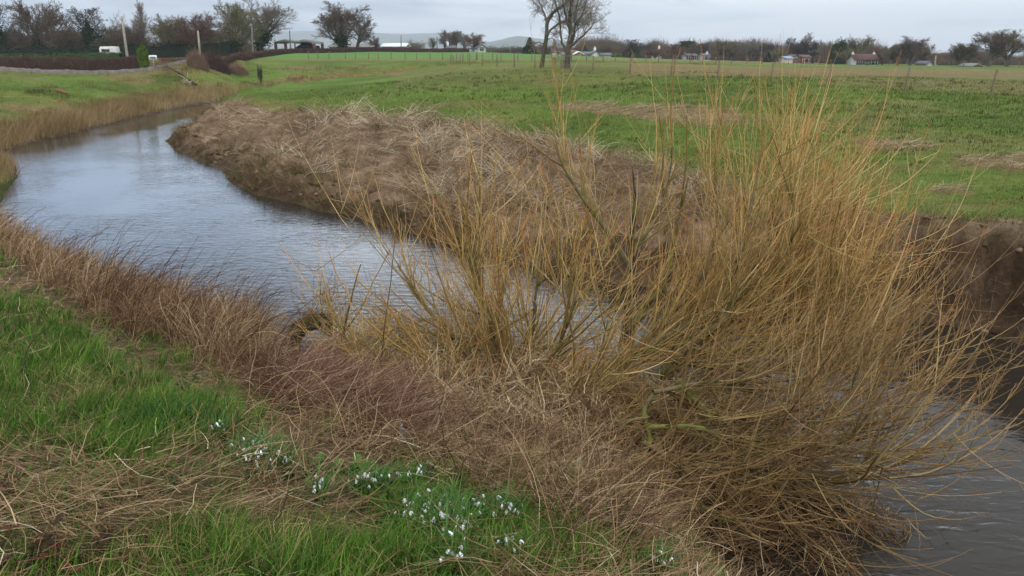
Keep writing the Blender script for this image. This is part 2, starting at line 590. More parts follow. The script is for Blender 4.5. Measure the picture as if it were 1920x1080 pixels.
bf = mathn(nt, 'SMOOTH_MIN', mathn(nt, 'MAXIMUM', bf, 0.0), 1.0)
c = mixc(nt, bf, g, br)
md = ramp(nt, [(0.35, (0.060, 0.036, 0.020)), (0.5, (0.16, 0.104, 0.062)), (0.66, (0.31, 0.22, 0.142))], mathn(nt, 'ADD', mathn(nt, 'MULTIPLY', nz3, 0.4), mathn(nt, 'MULTIPLY', nz2, 0.6)))
mf = mathn(nt, 'MULTIPLY', attr(nt, 'mud'), 1.0)
c = mixc(nt, mf, c, md)
c = mixc(nt, attr(nt, 'wet'), c, mixc(nt, 0.65, c, (0.018, 0.011, 0.007)))  # wet mud, dark soil and painted shade all darken here
nt.links.new(c, b.inputs['Base Color'])
b.inputs['Roughness'].default_value = 0.9
b.inputs['Specular IOR Level'].default_value = 0.05
bp = nd(nt, 'ShaderNodeBump')
bp.inputs['Strength'].default_value = 0.9
bp.inputs['Distance'].default_value = 0.08
nt.links.new(mathn(nt, 'ADD', nz3, mathn(nt, 'MULTIPLY', nz4, 0.35)), bp.inputs['Height'])
nt.links.new(bp.outputs[0], b.inputs['Normal'])
GROUND = tag(link('ground', me, m), kind='structure')

# ------------------------------------------------------------------ hills on the horizon
hz_pts = [(-60, 80), (100, 74), (300, 72), (420, 66), (480, 62), (560, 60), (680, 63), (720, 62), (770, 65), (820, 62), (860, 66), (900, 80), (922, 80), (960, 72), (975, 70), (1000, 73), (1040, 74),
          (1090, 84), (1140, 87), (1250, 95), (1500, 99), (2000, 100)]
hu = np.array([p[0] for p in hz_pts], float)
hv = np.array([p[1] for p in hz_pts], float)
for k, (D, dv, lo, hi) in enumerate(((5600, 0, -60, 905), (3900, 0, 880, 1800))):
    us = np.linspace(max(lo, -400), hi, 260)
    vs = np.interp(us, hu, hv) + dv
    edge = sstep(lo - 40, lo + 160, us) * sstep(hi, hi - (60 if k == 0 else 300), us) if k == 0 else sstep(lo, lo + 40, us)
    ny = 40
    X, Y, Z = [], [], []
    for jj in range(ny):
        f = jj / (ny - 1)
        yy = D - 900 + 2600 * f
        prof = math.sin(math.pi * min(1, f / 0.7) / 2) ** 1.4 if f < 0.7 else math.cos((f - 0.7) / 0.3 * math.pi / 2)
        for n_, (uu, vv) in enumerate(zip(us, vs)):
            pnt = at_y(uu, vv, D - 900 + 2600 * 0.7)
            h = (pnt[2] + 20) * (edge[n_] if k == 0 else 1) * prof - 20 if True else 0
            X.append(pnt[0]); Y.append(yy); Z.append(h)
    X, Y, Z = map(np.array, (X, Y, Z))
    Z = Z + (fbm(X * 0.004, Y * 0.004, 77 + k, 4) - 0.5) * 26 * sstep(0, 60, Z + 20)
    nn = len(us)
    i = np.arange(ny - 1)[:, None] * nn
    j = np.arange(nn - 1)[None]
    q = np.stack([i + j, i + j + 1, i + nn + j + 1, i + nn + j], 2).reshape(-1, 4)
    me = mesh_np('hills', np.stack([X, Y, Z], 1), quads=q)
    if k == 0:
        hm, nt, b = new_mat('moor')
        P = geo_pos(nt)
        nt.links.new(ramp(nt, [(0.35, (0.03, 0.05, 0.018)), (0.5, (0.07, 0.075, 0.03)), (0.65, (0.06, 0.11, 0.03))], noise(nt, 0.006, 6, 0.65, P)), b.inputs['Base Color'])
        b.inputs['Roughness'].default_value = 1
        b.inputs['Specular IOR Level'].default_value = 0
    tag(link('hills', me, hm), kind='structure')

# ------------------------------------------------------------------ water
wx, wy = np.meshgrid(np.arange(-48, 36, 0.6), np.arange(-20, 140, 0.6))
shp = wx.shape
wx, wy = wx.ravel(), wy.ravel()
dO, _ = poly_dist(wx, wy, OUTER)
calm = sstep(0.8, 2.2, dO) * sstep(5.2, 3.2, dO) * (wy > 26)
calm = np.clip(calm * (0.35 + 1.3 * fbm(wx * 0.25, wy * 0.12, 61)), 0, 1)
i = np.arange(shp[0] - 1)[:, None] * shp[1]
j = np.arange(shp[1] - 1)[None]
q = np.stack([i + j, i + j + 1, i + shp[1] + j + 1, i + shp[1] + j], 2).reshape(-1, 4)
me = mesh_np('river', np.stack([wx, wy, np.zeros_like(wx)], 1), quads=q, attrs={'calm': calm})
m, nt, b = new_mat('water')
P = geo_pos(nt)
mp = nd(nt, 'ShaderNodeMapping')
mp.inputs['Rotation'].default_value = (0, 0, rad(12))
mp.inputs['Scale'].default_value = (1.0, 2.3, 1)
nt.links.new(P, mp.inputs[0])
w1 = noise(nt, 2.4, 3, 0.5, mp.outputs[0], 0.5)
w2 = noise(nt, 0.35, 3, 0.5, P)
amp = ramp(nt, [(0.36, (0.45,) * 3), (0.62, (1,) * 3)], w2)
amp = mathn(nt, 'MULTIPLY', amp, mathn(nt, 'SUBTRACT', 1.0, mathn(nt, 'MULTIPLY', attr(nt, 'calm'), 0.85)))
bp = nd(nt, 'ShaderNodeBump')
bp.inputs['Distance'].default_value = 0.019
nt.links.new(amp, bp.inputs['Strength'])
nt.links.new(w1, bp.inputs['Height'])
nt.links.new(bp.outputs[0], b.inputs['Normal'])
b.inputs['Base Color'].default_value = (0.022, 0.018, 0.013, 1)
b.inputs['Roughness'].default_value = 0.06
b.inputs['IOR'].default_value = 1.35
tag(link('river', me, m), kind='structure')

# ------------------------------------------------------------------ air between here and the hills
hme = bpy.data.meshes.new('haze')
hx0, hx1, hy0, hy1, hz0, hz1 = -6000, 6000, -800, 6800, -40, 330
hme.from_pydata([(hx0, hy0, hz0), (hx1, hy0, hz0), (hx1, hy1, hz0), (hx0, hy1, hz0), (hx0, hy0, hz1), (hx1, hy0, hz1), (hx1, hy1, hz1), (hx0, hy1, hz1)], [],
                [(0, 3, 2, 1), (4, 5, 6, 7), (0, 1, 5, 4), (1, 2, 6, 5), (2, 3, 7, 6), (3, 0, 4, 7)])
m = bpy.data.materials.new('haze')
m.use_nodes = True
nt = m.node_tree
nt.nodes.remove(nt.nodes['Principled BSDF'])
pv = nd(nt, 'ShaderNodeVolumePrincipled')
pv.inputs['Color'].default_value = (0.80, 0.87, 0.95, 1)
pv.inputs['Density'].default_value = 0.00020
nt.links.new(pv.outputs[0], nt.nodes['Material Output'].inputs['Volume'])
tag(link('haze', hme, m), kind='stuff', label='thin blue grey air fading the distant hills')
# ------------------------------------------------------------------ fast look-up on the ground sheet
_A0, _NA, _NR = int(np.searchsorted(az, -50.0 - 1e-6)), len(az), len(rr)
G = {k: v.reshape(_NR, _NA) for k, v in dict(z=gz, s=gs, w=gw, brown=np.clip(brown, 0, 1), mud=mud, inner=ginner.astype(float), u=gu, v=gv, t=tslope, slope=on_slope.astype(float)).items()}


def look(x, y):
    r = np.hypot(x, y)
    a = np.degrees(np.arctan2(x, y))
    fr = np.clip(np.log(np.maximum(r, 0.36) / 0.35) / 0.009, 0, _NR - 2)
    fa = np.clip((a + 50.0) / 0.14, 0, 714 - 2) + _A0
    ir, ia = fr.astype(int), fa.astype(int)
    dr, da = fr - ir, fa - ia
    out = {}
    for k in ('z', 's'):
        g = G[k]
        out[k] = (g[ir, ia] * (1 - da) + g[ir, ia + 1] * da) * (1 - dr) + (g[ir + 1, ia] * (1 - da) + g[ir + 1, ia + 1] * da) * dr
    for k in ('w', 'brown', 'mud', 'inner', 'u', 'v', 't', 'slope'):
        out[k] = G[k][ir, ia]
    return out


def scatter(n, a0, a1, r0, r1):
    """Even density as seen from the bank: fewer and larger with distance."""
    a = np.radians(RNG.uniform(a0, a1, n))
    r = np.exp(RNG.uniform(math.log(r0), math.log(r1), n))
    x, y = r * np.sin(a), r * np.cos(a)
    d = look(x, y)
    d.update(x=x, y=y, r=r)
    return d


def keep(d, m):
    return {k: v[m] for k, v in d.items()}


def stems(x, y, z, length, azim, lean, bend, K=5, wob=0.12, zmin=None):
    """Curved stems. lean: start angle from vertical; bend: extra lean gained by the tip."""
    n = len(x)
    t = np.linspace(0, 1, K)[None, :]
    ang = lean[:, None] + bend[:, None] * t ** 1.2
    azm = azim[:, None] + np.cumsum(RNG.normal(0, wob, (n, K)), 1)
    st = (length / (K - 1))[:, None]
    dx = np.sin(ang) * np.sin(azm) * st
    dy = np.sin(ang) * np.cos(azm) * st
    dz = np.cos(ang) * st
    P = np.zeros((n, K, 3))
    P[:, 1:, 0] = np.cumsum(dx[:, :-1], 1)
    P[:, 1:, 1] = np.cumsum(dy[:, :-1], 1)
    P[:, 1:, 2] = np.cumsum(dz[:, :-1], 1)
    P[:, :, 0] += x[:, None]
    P[:, :, 1] += y[:, None]
    P[:, :, 2] += z[:, None]
    if zmin is not None:
        P[:, :, 2] = np.maximum(P[:, :, 2], zmin[:, None] if np.ndim(zmin) else zmin)
    return P


def taper(n, K, w0, tip=0.15, power=1.0):
    t = np.linspace(0, 1, K)[None, :]
    return w0[:, None] * (1 - (1 - tip) * t ** power)


U = RNG.uniform
TAN = [(0.0, (0.05, 0.028, 0.014)), (0.3, (0.125, 0.075, 0.037)), (0.65, (0.25, 0.165, 0.085)), (0.9, (0.38, 0.28, 0.16)), (1.0, (0.52, 0.43, 0.29))]
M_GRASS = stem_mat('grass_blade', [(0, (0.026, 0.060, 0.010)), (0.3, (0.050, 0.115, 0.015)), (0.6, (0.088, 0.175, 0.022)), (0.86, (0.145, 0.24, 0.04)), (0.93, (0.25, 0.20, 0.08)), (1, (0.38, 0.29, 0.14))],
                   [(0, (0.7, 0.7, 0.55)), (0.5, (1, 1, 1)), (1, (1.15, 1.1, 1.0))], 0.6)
M_STRAW = stem_mat('dead_straw', TAN)
M_CANE = stem_mat('bramble_cane', [(0, (0.035, 0.017, 0.012)), (0.3, (0.10, 0.050, 0.028)), (0.55, (0.19, 0.108, 0.056)), (0.8, (0.30, 0.20, 0.105)), (1, (0.46, 0.35, 0.21))])
M_MAROON = stem_mat('maroon_cane', [(0, (0.04, 0.016, 0.013)), (0.4, (0.12, 0.055, 0.040)), (0.7, (0.20, 0.11, 0.07)), (1, (0.36, 0.26, 0.16))])
M_STALK = stem_mat('dead_stalk', [(0, (0.085, 0.055, 0.030)), (0.4, (0.23, 0.160, 0.092)), (0.75, (0.42, 0.325, 0.21)), (1.0, (0.60, 0.51, 0.37))])
M_GOLD = stem_mat('golden_grass', [(0, (0.07, 0.05, 0.020)), (0.25, (0.09, 0.10, 0.025)), (0.4, (0.16, 0.105, 0.045)), (0.7, (0.29, 0.20, 0.095)), (1.0, (0.46, 0.35, 0.20))])
M_TURF = stem_mat('turf_blade', [(0, (0.038, 0.058, 0.010)), (0.45, (0.086, 0.126, 0.020)), (0.75, (0.143, 0.194, 0.034)), (0.9, (0.18, 0.16, 0.06)), (1, (0.32, 0.26, 0.14))])


def near_mask(d):
    return (d['inner'] < 0.5) & (d['r'] < 30) & (d['y'] < 30) & (d['s'] > 0.05)


def px_in(d, polys, jit=18, sc=0.03, seed=5):
    m = np.zeros(len(d['x']), bool)
    for p in polys:
        m |= soft_poly(d['u'], d['v'], p, jit, sc, seed)
    return m


# ---- green grass of the near bank: tufts of fine blades
d = scatter(21000, -46, 30, 1.5, 22)
m = near_mask(d) & (~px_in(d, STRAWS + [MAROON], 30) | (U(0, 1, 21000) < 0.48)) & ~px_in(d, [BRAMBLE], 20)
lush = fbm(d['x'] * 0.8, d['y'] * 0.8, 71)
m &= (U(0, 1, len(m)) < sstep(0.36, 0.56, lush) * 0.9 + 0.07) & ((d['s'] > 2.0) | (d['r'] > 5))
m &= px_in(d, GREENS, 30) | (U(0, 1, len(m)) < 0.30)
d = keep(d, m)
nt_ = len(d['x'])
nb_ = 26
ix = np.repeat(np.arange(nt_), nb_)
N = len(ix)
tr = U(0.02, 0.09, nt_)[ix]
aa = U(0, 2 * np.pi, N)
hgt = (U(0.7, 1.35, nt_) * (0.65 + 0.8 * fbm(d['x'] * 1.1, d['y'] * 1.1, 72)))[ix] * U(0.07, 0.18, N)
comb = U(0, 1, nt_)[ix] * 0.6
aaz = np.where(U(0, 1, N) < comb, 0.6 + RNG.normal(0, 0.5, N), aa)
bx_, by_ = d['x'][ix] + np.cos(aa) * tr, d['y'][ix] + np.sin(aa) * tr
P = stems(bx_, by_, d['z'][ix] - 0.01, hgt, aaz, U(0.05, 0.5, N), U(0.5, 1.5, N), 4)
tint = np.clip((U(0.0, 0.72, nt_) * 0.8)[ix] + U(-0.05, 0.24, N), 0, 0.87)
dead = U(0, 1, N) < 0.04 + 0.22 * sstep(0.45, 0.65, fbm(d['x'] * 1.7, d['y'] * 1.7, 73))[ix]
tint = np.where(dead, U(0.9, 1, N), tint)
wd = taper(N, 4, 0.0042 * np.exp(RNG.normal(0, .35, N)) * np.maximum(1, d['r'][ix] / 6), 0.1)
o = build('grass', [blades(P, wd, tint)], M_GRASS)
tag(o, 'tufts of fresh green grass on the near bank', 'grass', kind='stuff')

# ---- straw lying on the near bank
ch = []
d = scatter(125000, -46, 40, 1.4, 22)
strawm = px_in(d, STRAWS, 34) & (U(0, 1, 125000) < 0.72)
br_ = px_in(d, [BRAMBLE, MAROON], 25)
m = near_mask(d) & (strawm | (br_ & (U(0, 1, len(br_)) < 0.5)) | (U(0, 1, len(br_)) < 0.12 + 0.45 * sstep(0.5, 0.35, fbm(d['x'] * 0.8, d['y'] * 0.8, 71))))
d = keep(d, m)
N = len(d['x'])
flow = fbm(d['x'] * 0.7, d['y'] * 0.7, 81, 2) * 7.0 + 0.9
azs = flow + RNG.normal(0, 0.55, N) + np.where(U(0, 1, N) < 0.5, 0, np.pi)
heap = sstep(0.35, 0.75, fbm(d['x'] * 1.1, d['y'] * 1.1, 82)) * 0.14
z0 = d['z'] + U(0.0, 1, N) * (0.03 + heap)
P = stems(d['x'], d['y'], z0, U(0.08, 0.36, N), azs, U(1.2, 1.65, N), U(-0.25, 0.5, N), 4, 0.28)
gr = look(P[:, :, 0].ravel(), P[:, :, 1].ravel())['z'].reshape(N, 4)
P[:, :, 2] = np.maximum(P[:, :, 2], gr + 0.004)
tint = np.clip(RNG.normal(0.45, 0.25, N) + 0.25 * (fbm(d['x'] * 0.5, d['y'] * 0.5, 83) - 0.5), 0, 1)
ch.append(blades(P, taper(N, 4, U(0.0025, 0.006, N) * np.maximum(1, d['r'] / 7), 0.5), tint))
o = build('dead_straw', ch, M_STRAW)
tag(o, 'matted dead straw lying over the near bank', 'straw', kind='stuff')

# ---- brambles and dry stems above the water on the near bank
d = scatter(9500, -48, -5, 6, 30)
m = near_mask(d) & px_in(d, [BRAMBLE], 22)
d0 = keep(d, m)
np_ = len(d0['x'])
ix = np.repeat(np.arange(np_), 13)
N = len(ix)
d = {k: v[ix] for k, v in d0.items()}
d['x'] = d['x'] + RNG.normal(0, 0.09, N)
d['y'] = d['y'] + RNG.normal(0, 0.09, N)
hh = (U(0.35, 0.95, np_) * (0.5 + 0.7 * fbm(d0['x'] * 0.6, d0['y'] * 0.6, 91)))[ix] * U(0.45, 1.15, N)
azs = U(0, 6.28, N) * 0.5 + (0.9 + RNG.normal(0, 1.0, np_))[ix] - 1.57
dens = fbm(d['x'] * 0.8, d['y'] * 0.8, 92)
P = stems(d['x'], d['y'], d['z'] - 0.02, hh, azs, U(0.0, 0.8, N), U(0.2, 2.1, N), 6, 0.25)
redder = sstep(-7.5, -4.5, d['x']) * 0.18
tint = np.clip(RNG.normal(0.60, 0.20, N) + RNG.normal(0.06, 0.16, np_)[ix] - redder + 0.35 * (dens - 0.5), 0, 1)
ch = [tubes(P, taper(N, 6, U(0.0018, 0.0042, N) * np.maximum(1, d['r'] / 9), 0.4), tint)]
# long dark arching canes reaching over the river
sel = RNG.choice(N, 420, replace=False)
sx, sy, sz = d['x'][sel], d['y'][sel], d['z'][sel]
P = stems(sx, sy, sz, U(0.6, 1.25, 420), 0.85 + RNG.normal(0, 0.5, 420), U(0.05, 0.5, 420), U(0.7, 1.9, 420), 8, 0.1)
ch.append(tubes(P, taper(420, 8, U(0.004, 0.0065, 420), 0.4), U(0, 0.35, 420)))
o = build('bramble_thicket', ch, M_CANE)
tag(o, 'reddish brown tangle of brambles and dry stems along the water', 'brambles', kind='stuff')

# ---- low maroon canes towards the willow
d = scatter(42000, -30, 2, 4, 18)
m = near_mask(d) & px_in(d, [MAROON], 26)
d = keep(d, m)
N = len(d['x'])
azs = 1.9 + RNG.normal(0, 1.3, N) + np.where(U(0, 1, N) < 0.3, np.pi, 0)
P = stems(d['x'], d['y'], d['z'] + U(0, 0.08, N), U(0.25, 0.75, N), azs, U(0.9, 1.5, N), U(-0.1, 0.8, N), 5, 0.3)
gr = look(P[:, :, 0].ravel(), P[:, :, 1].ravel())['z'].reshape(N, 5)
P[:, :, 2] = np.maximum(P[:, :, 2], gr + 0.005)
o = build('bramble_thicket', [tubes(P, taper(N, 5, U(0.0018, 0.0038, N) * np.maximum(1, d['r'] / 9), 0.4), np.clip(RNG.normal(0.5, 0.25, N), 0, 1))], M_MAROON)
tag(o, 'low maroon bramble canes flattened beside the willow', 'brambles', kind='stuff')

# ---- canes arching through the dead grass of the slope below the willows
d = scatter(9000, -22, 26, 2.2, 14)
m = near_mask(d) & px_in(d, [STRAWS[2], STRAWS[3], [(560, 700), (1000, 900), (1330, 1085), (1050, 1085), (850, 930), (600, 830)]], 30)
d = keep(d, m)
N = len(d['x'])
P = stems(d['x'], d['y'], d['z'] - .01, U(0.2, 0.75, N), 0.9 + RNG.normal(0, 1.4, N), U(0.3, 1.3, N), U(0.3, 1.6, N), 7, 0.2)
gr = look(P[:, :, 0].ravel(), P[:, :, 1].ravel())['z'].reshape(N, 7)
P[:, :, 2] = np.maximum(P[:, :, 2], gr + 0.01)
o = build('bramble_thicket', [tubes(P, taper(N, 7, U(0.0014, 0.0034, N), 0.4), np.clip(RNG.normal(0.45, 0.28, N), 0, 1))], M_CANE)
tag(o, 'thin canes arching through the dead grass below the willows', 'brambles', kind='stuff')

# ---- dead stalks sprawled down the inner bank
d = scatter(230000, -28, 48, 11, 90)
topn_ = d['t'] + (fbm(d['x'] * 0.35, d['y'] * 0.35, 31) - 0.5) * 0.35
bare = sstep(0.50, 0.66, fbm(d['x'] * 0.28, d['y'] * 0.28, 101)) * sstep(-2, -8, d['x'] - (d['y'] - 30) * 0.1) * 0.85
bare = np.maximum(bare, sstep(1.7, 0.9, d['s']) * 0.93)
bare = np.maximum(bare, 0.85 * sstep(0.56, 0.66, fbm(d['x'] * 0.5, d['y'] * 0.5, 107)) * (d['t'] < 0.65))
steep = d['w'] < 2.6
m = (d['inner'] > 0.5) & (d['s'] > 0.15) & ((d['slope'] > .5) | (soft_poly(d['u'], d['v'] + 6, SLOPE, 14) & (U(0, 1, len(bare)) < .35))) & (U(0, 1, len(bare)) > bare) & (U(0, 1, len(bare)) < 0.42) & (~steep | (U(0, 1, len(bare)) < 0.10))
clump = fbm(d['x'] * 0.9, d['y'] * 0.9, 102)
m &= U(0, 1, len(bare)) < sstep(0.25, 0.6, clump) * 0.85 + 0.15
d = keep(d, m)
N = len(d['x'])
flow = fbm(d['x'] * 0.45, d['y'] * 0.45, 103, 2) * 6.5
azs = flow + RNG.normal(0, 0.7, N)
upr = (~soft_poly(d['u'], d['v'] - 22, SLOPE, 14)) * (U(0, 1, N) < 0.7) * (d['x'] > -6) * 1.0
lean = np.where(upr > 0.4, U(0.0, 0.5, N), U(0.7, 1.5, N))
bend = np.where(upr > 0.4, U(0, 0.6, N), U(0.0, 1.0, N))
L = np.where(upr > 0.4, U(0.15, 0.4, N), U(0.25, 0.95, N) * (1 - 0.55 * sstep(0.45, 0.9, d['t'])))
P = stems(d['x'], d['y'], d['z'] + U(0, 0.12, N), L, azs, lean, bend, 5, 0.2)
gr = look(P[:, :, 0].ravel(), P[:, :, 1].ravel())['z'].reshape(N, 5)
P[:, :, 2] = np.maximum(P[:, :, 2], np.maximum(gr, 0.0) + 0.01)
pal = fbm(d['x'] * 0.35, d['y'] * 0.35, 105)
tint = np.clip(RNG.normal(0.42, 0.24, N) + (pal - 0.5) * 1.3 + 0.35 * upr, 0, 1)
ch = [tubes(P, taper(N, 5, U(0.003, 0.0075, N) * np.clip(d['r'] / 24, 0.8, 2), 0.5), tint)]
# bolder pale stalks sprawling from clumps
dc = scatter(8200, -28, 40, 13, 70)
mc = (dc['slope'] > .5) & (dc['w'] > 2.6) & (dc['s'] > 1.5) & ~((dc['t'] < 0.6) & (fbm(dc['x'] * 0.5, dc['y'] * 0.5, 107) > 0.60)) & (U(0, 1, 8200) < 1 - 0.75 * sstep(-7, -13, dc['x'])) & (U(0, 1, 8200) < 0.15 + 0.85 * sstep(0.46, 0.60, fbm(dc['x'] * 0.4, dc['y'] * 0.4, 106)))
dc = keep(dc, mc)
nc = len(dc['x'])
ix = np.repeat(np.arange(nc), 15)
N = len(ix)
azc = U(0, 6.28, nc)[ix] + RNG.normal(0, 0.9, N)
P = stems(dc['x'][ix] + RNG.normal(0, .12, N), dc['y'][ix] + RNG.normal(0, .12, N), dc['z'][ix] + U(0, .18, N), U(0.4, 1.25, N) * np.clip(dc['r'][ix] / 30, .6, 1.3), azc, U(0.5, 1.3, N), U(0.2, 1.2, N), 6, 0.22)
gr = look(P[:, :, 0].ravel(), P[:, :, 1].ravel())['z'].reshape(N, 6)
P[:, :, 2] = np.maximum(P[:, :, 2], np.maximum(gr, 0.0) + 0.012)
ch.append(tubes(P, taper(N, 6, U(0.005, 0.010, N) * np.clip(dc['r'][ix] / 26, 0.8, 2), 0.5), np.clip(U(0.1, 0.95, nc)[ix] + RNG.normal(0, .15, N), 0, 1)))
o = build('dead_stalks', ch, M_STALK)
tag(o, 'pale dead stalks sprawled down the inner river bank', 'dead stalks', kind='stuff')

# ---- drooping tufts at the inner bank's foot
d = scatter(50000, -28, 36, 11, 90)
m = (d['inner'] > 0.5) & (d['s'] > 0.05) & (d['s'] < 1.6) & (d['w'] > 1.6) & (U(0, 1, len(d['s'])) < sstep(0.40, 0.58, fbm(d['x'] * 0.8, d['y'] * 0.8, 111)))
d = keep(d, m)
nn = len(d['x'])
ix = np.repeat(np.arange(nn), 9)
N = len(ix)
azs = 3.6 + RNG.normal(0, 0.9, N)
P = stems(d['x'][ix] + RNG.normal(0, .07, N), d['y'][ix] + RNG.normal(0, .07, N), d['z'][ix] + 0.03, U(0.2, 0.6, N), azs, U(0.2, 1.0, N), U(0.6, 1.7, N), 5, 0.15)
P[:, :, 2] = np.maximum(P[:, :, 2], 0.004)
tint = np.clip(U(0.0, 0.65, nn)[ix] + RNG.normal(0, 0.12, N), 0, 1)
o = build('bank_tufts', [blades(P, taper(N, 5, U(0.006, 0.012, N) * np.clip(d['r'][ix] / 24, 0.8, 2), 0.2), tint)], M_GOLD)
tag(o, 'brown grass tufts drooping into the water under the inner bank', 'grass', kind='stuff')

# ---- long golden grass on the far bank
d = scatter(60000, -50, 8, 33, 130)
fal = sstep(6, 0.5, d['s'] + 3 * (fbm(d['x'] * .35, d['y'] * .35, 125) - .5))
m = (d['inner'] < 0.5) & (d['y'] > 31) & (d['s'] > 0.2) & (d['s'] < 26) & (d['v'] > 118)
m &= U(0, 1, len(m)) < np.clip(fal * 0.9 + sstep(0.5, 0.7, fbm(d['x'] * .16, d['y'] * .16, 121)) * 0.9 + 0.10, 0, 1)
d = keep(d, m)
nn = len(d['x'])
ix = np.repeat(np.arange(nn), 9)
N = len(ix)
rag = sstep(0.3, 0.7, fbm(d['x'] * 0.5, d['y'] * 0.5, 124))
near_w = sstep(5, 0.8, d['s'])
hgt = ((0.26 + 0.75 * near_w) * (0.45 + 1.1 * rag) * (0.45 + 0.55 * sstep(36, 52, d['r'])))[ix] * U(0.6, 1.3, N)
sp = 0.12 + 0.1 * (d['r'] / 60)
P = stems(d['x'][ix] + RNG.normal(0, 1, N) * sp[ix], d['y'][ix] + RNG.normal(0, 1, N) * sp[ix], d['z'][ix] - 0.02, hgt, (2.2 + RNG.normal(0, 0.9, N)), U(0, 0.6, N), U(0.3, 1.6, N), 4, 0.1)
tint = np.clip((0.32 + 0.38 * near_w + 0.5 * (fbm(d['x'] * 0.25, d['y'] * 0.25, 123) - 0.5))[ix] + RNG.normal(0, 0.14, N), 0, 1)
o = build('bank_grass', [blades(P, taper(N, 4, U(0.010, 0.022, N) * (d['r'][ix] / 55), 0.15), tint)], M_GOLD)
tag(o, 'long golden grass hanging over the water on the far bank', 'grass', kind='stuff')

# ---- short turf of the field
d = scatter(330000, -25, 46, 13, 75)
m = (d['inner'] > 0.5) & (d['s'] > 0) & (d['slope'] < .5)
m &= U(0, 1, len(m)) < 1.0 - 0.6 * d['brown']
d = keep(d, m)
N = len(d['x'])
P = stems(d['x'], d['y'], d['z'] - 0.004, U(0.03, 0.085, N) * np.clip(d['r'] / 26, 0.7, 1.8), U(0, 6.28, N), U(0, 0.6, N), U(0.2, 1.3, N), 3, 0.1)
tint = np.clip(0.42 + 0.7 * (fbm(d['x'] * 0.5, d['y'] * 0.5, 131) - 0.5) + 0.25 * (fbm(d['x'] * 0.07, d['y'] * 0.1, 133, 2) - 0.5) - 0.008 * (d['x'] + 2) * (d['x'] > -8) + RNG.normal(0, 0.18, N), 0, 0.84)
tint = np.where(U(0, 1, N) < 0.05 + 0.7 * d['brown'], U(0.86, 0.97, N), tint)
ch = [blades(P, taper(N, 3, U(0.006, 0.014, N) * np.clip(d['r'] / 24, 0.7, 2), 0.25), tint)]
o = build('turf', ch, M_TURF)
tag(o, 'short grazed turf of the riverside pasture', 'grass', kind='stuff')

# ---- dead reeds in wrack lines left by the flood on the pasture
d = scatter(90000, -5, 42, 14, 50)
m = (d['inner'] > 0.5) & px_in(d, FIELDSTRAW, 12, 0.05)
d = keep(d, m)
N = len(d['x'])
P = stems(d['x'], d['y'], d['z'] + U(0.0, 0.07, N), U(0.2, 0.6, N), 1.4 + RNG.normal(0, 0.7, N), U(1.2, 1.6, N), U(-0.1, 0.4, N), 4, 0.2)
gr = look(P[:, :, 0].ravel(), P[:, :, 1].ravel())['z'].reshape(N, 4)
P[:, :, 2] = np.maximum(P[:, :, 2], gr + 0.01)
o = build('flood_wrack', [blades(P, taper(N, 4, U(0.006, 0.014, N) * np.clip(d['r'] / 24, 0.8, 2), 0.5), np.clip(RNG.normal(0.45, 0.25, N), 0, 1))], M_STALK)
tag(o, 'dead reeds left on the pasture by the flood', 'dead reeds', kind='stuff')

# ---- fringe and hanging roots on the undercut bank
d = scatter(60000, 10, 48, 11, 24)
m = (d['inner'] > 0.5) & (d['w'] < 3.5) & (d['s'] > 0.1) & (d['s'] < d['w'] + 0.9)
d = keep(d, m)
top_ = (d['s'] > d['w'] - 0.45)
dt = keep(d, top_ & (U(0, 1, len(top_)) < 0.9))
N = len(dt['x'])
P1 = stems(dt['x'], dt['y'], dt['z'], U(0.08, 0.26, N), 3.6 + RNG.normal(0, 0.9, N), U(0.3, 1.2, N), U(0.5, 1.6, N), 4, 0.2)
o = build('bank_fringe', [blades(P1, taper(N, 4, U(0.005, 0.010, N), 0.2), np.clip(RNG.normal(0.3, 0.28, N), 0, 1))], M_TURF)
tag(o, 'grass fringe hanging over the undercut bank', 'grass', kind='stuff')
dt = keep(d, ~top_ & (U(0, 1, len(top_)) < 0.12 * sstep(0.42, 0.6, fbm(d['x'] * 1.2, d['y'] * 1.2, 141))))
N = len(dt['x'])
P2 = stems(dt['x'], dt['y'] - 0.05, dt['z'] + 0.1, U(0.12, 0.55, N), 3.4 + RNG.normal(0, 1.0, N), U(0.9, 2.2, N), U(0.0, 0.9, N), 5, 0.3)
P2[:, :, 2] = np.maximum(P2[:, :, 2], 0.01)
o = build('roots', [tubes(P2, taper(N, 5, U(0.002, 0.006, N), 0.4), np.clip(RNG.normal(0.35, 0.25, N), 0, 1))], M_STALK)
tag(o, 'roots and dead stalks hanging from the dark undercut bank', 'roots', kind='stuff')

# ---- small leaves of weeds and moss between the grass
d = scatter(30000, -44, 28, 1.6, 12)
m = near_mask(d) & (fbm(d['x'] * 1.6, d['y'] * 1.6, 151) > 0.54) & ((d['s'] > 2) | (d['r'] > 5))
d = keep(d, m)
N = len(d['x'])
P = stems(d['x'], d['y'], d['z'] + U(0, .03, N), U(.02, .055, N), U(0, 6.28, N), U(.6, 1.5, N), U(0, .6, N), 4)
W_ = U(.012, .03, N)[:, None] * np.array([[.4, 1, .9, .15]])
M_WEED = stem_mat('weed_leaf', [(0, (0.014, 0.034, 0.008)), (0.6, (0.035, 0.085, 0.016)), (0.85, (0.08, 0.14, 0.03)), (1, (0.16, 0.10, 0.05))])
o = build('weeds', [blades(P, W_, U(0, 1, N))], M_WEED)
tag(o, 'small leaved weeds and moss between the grass of the near bank', 'weeds', kind='stuff')

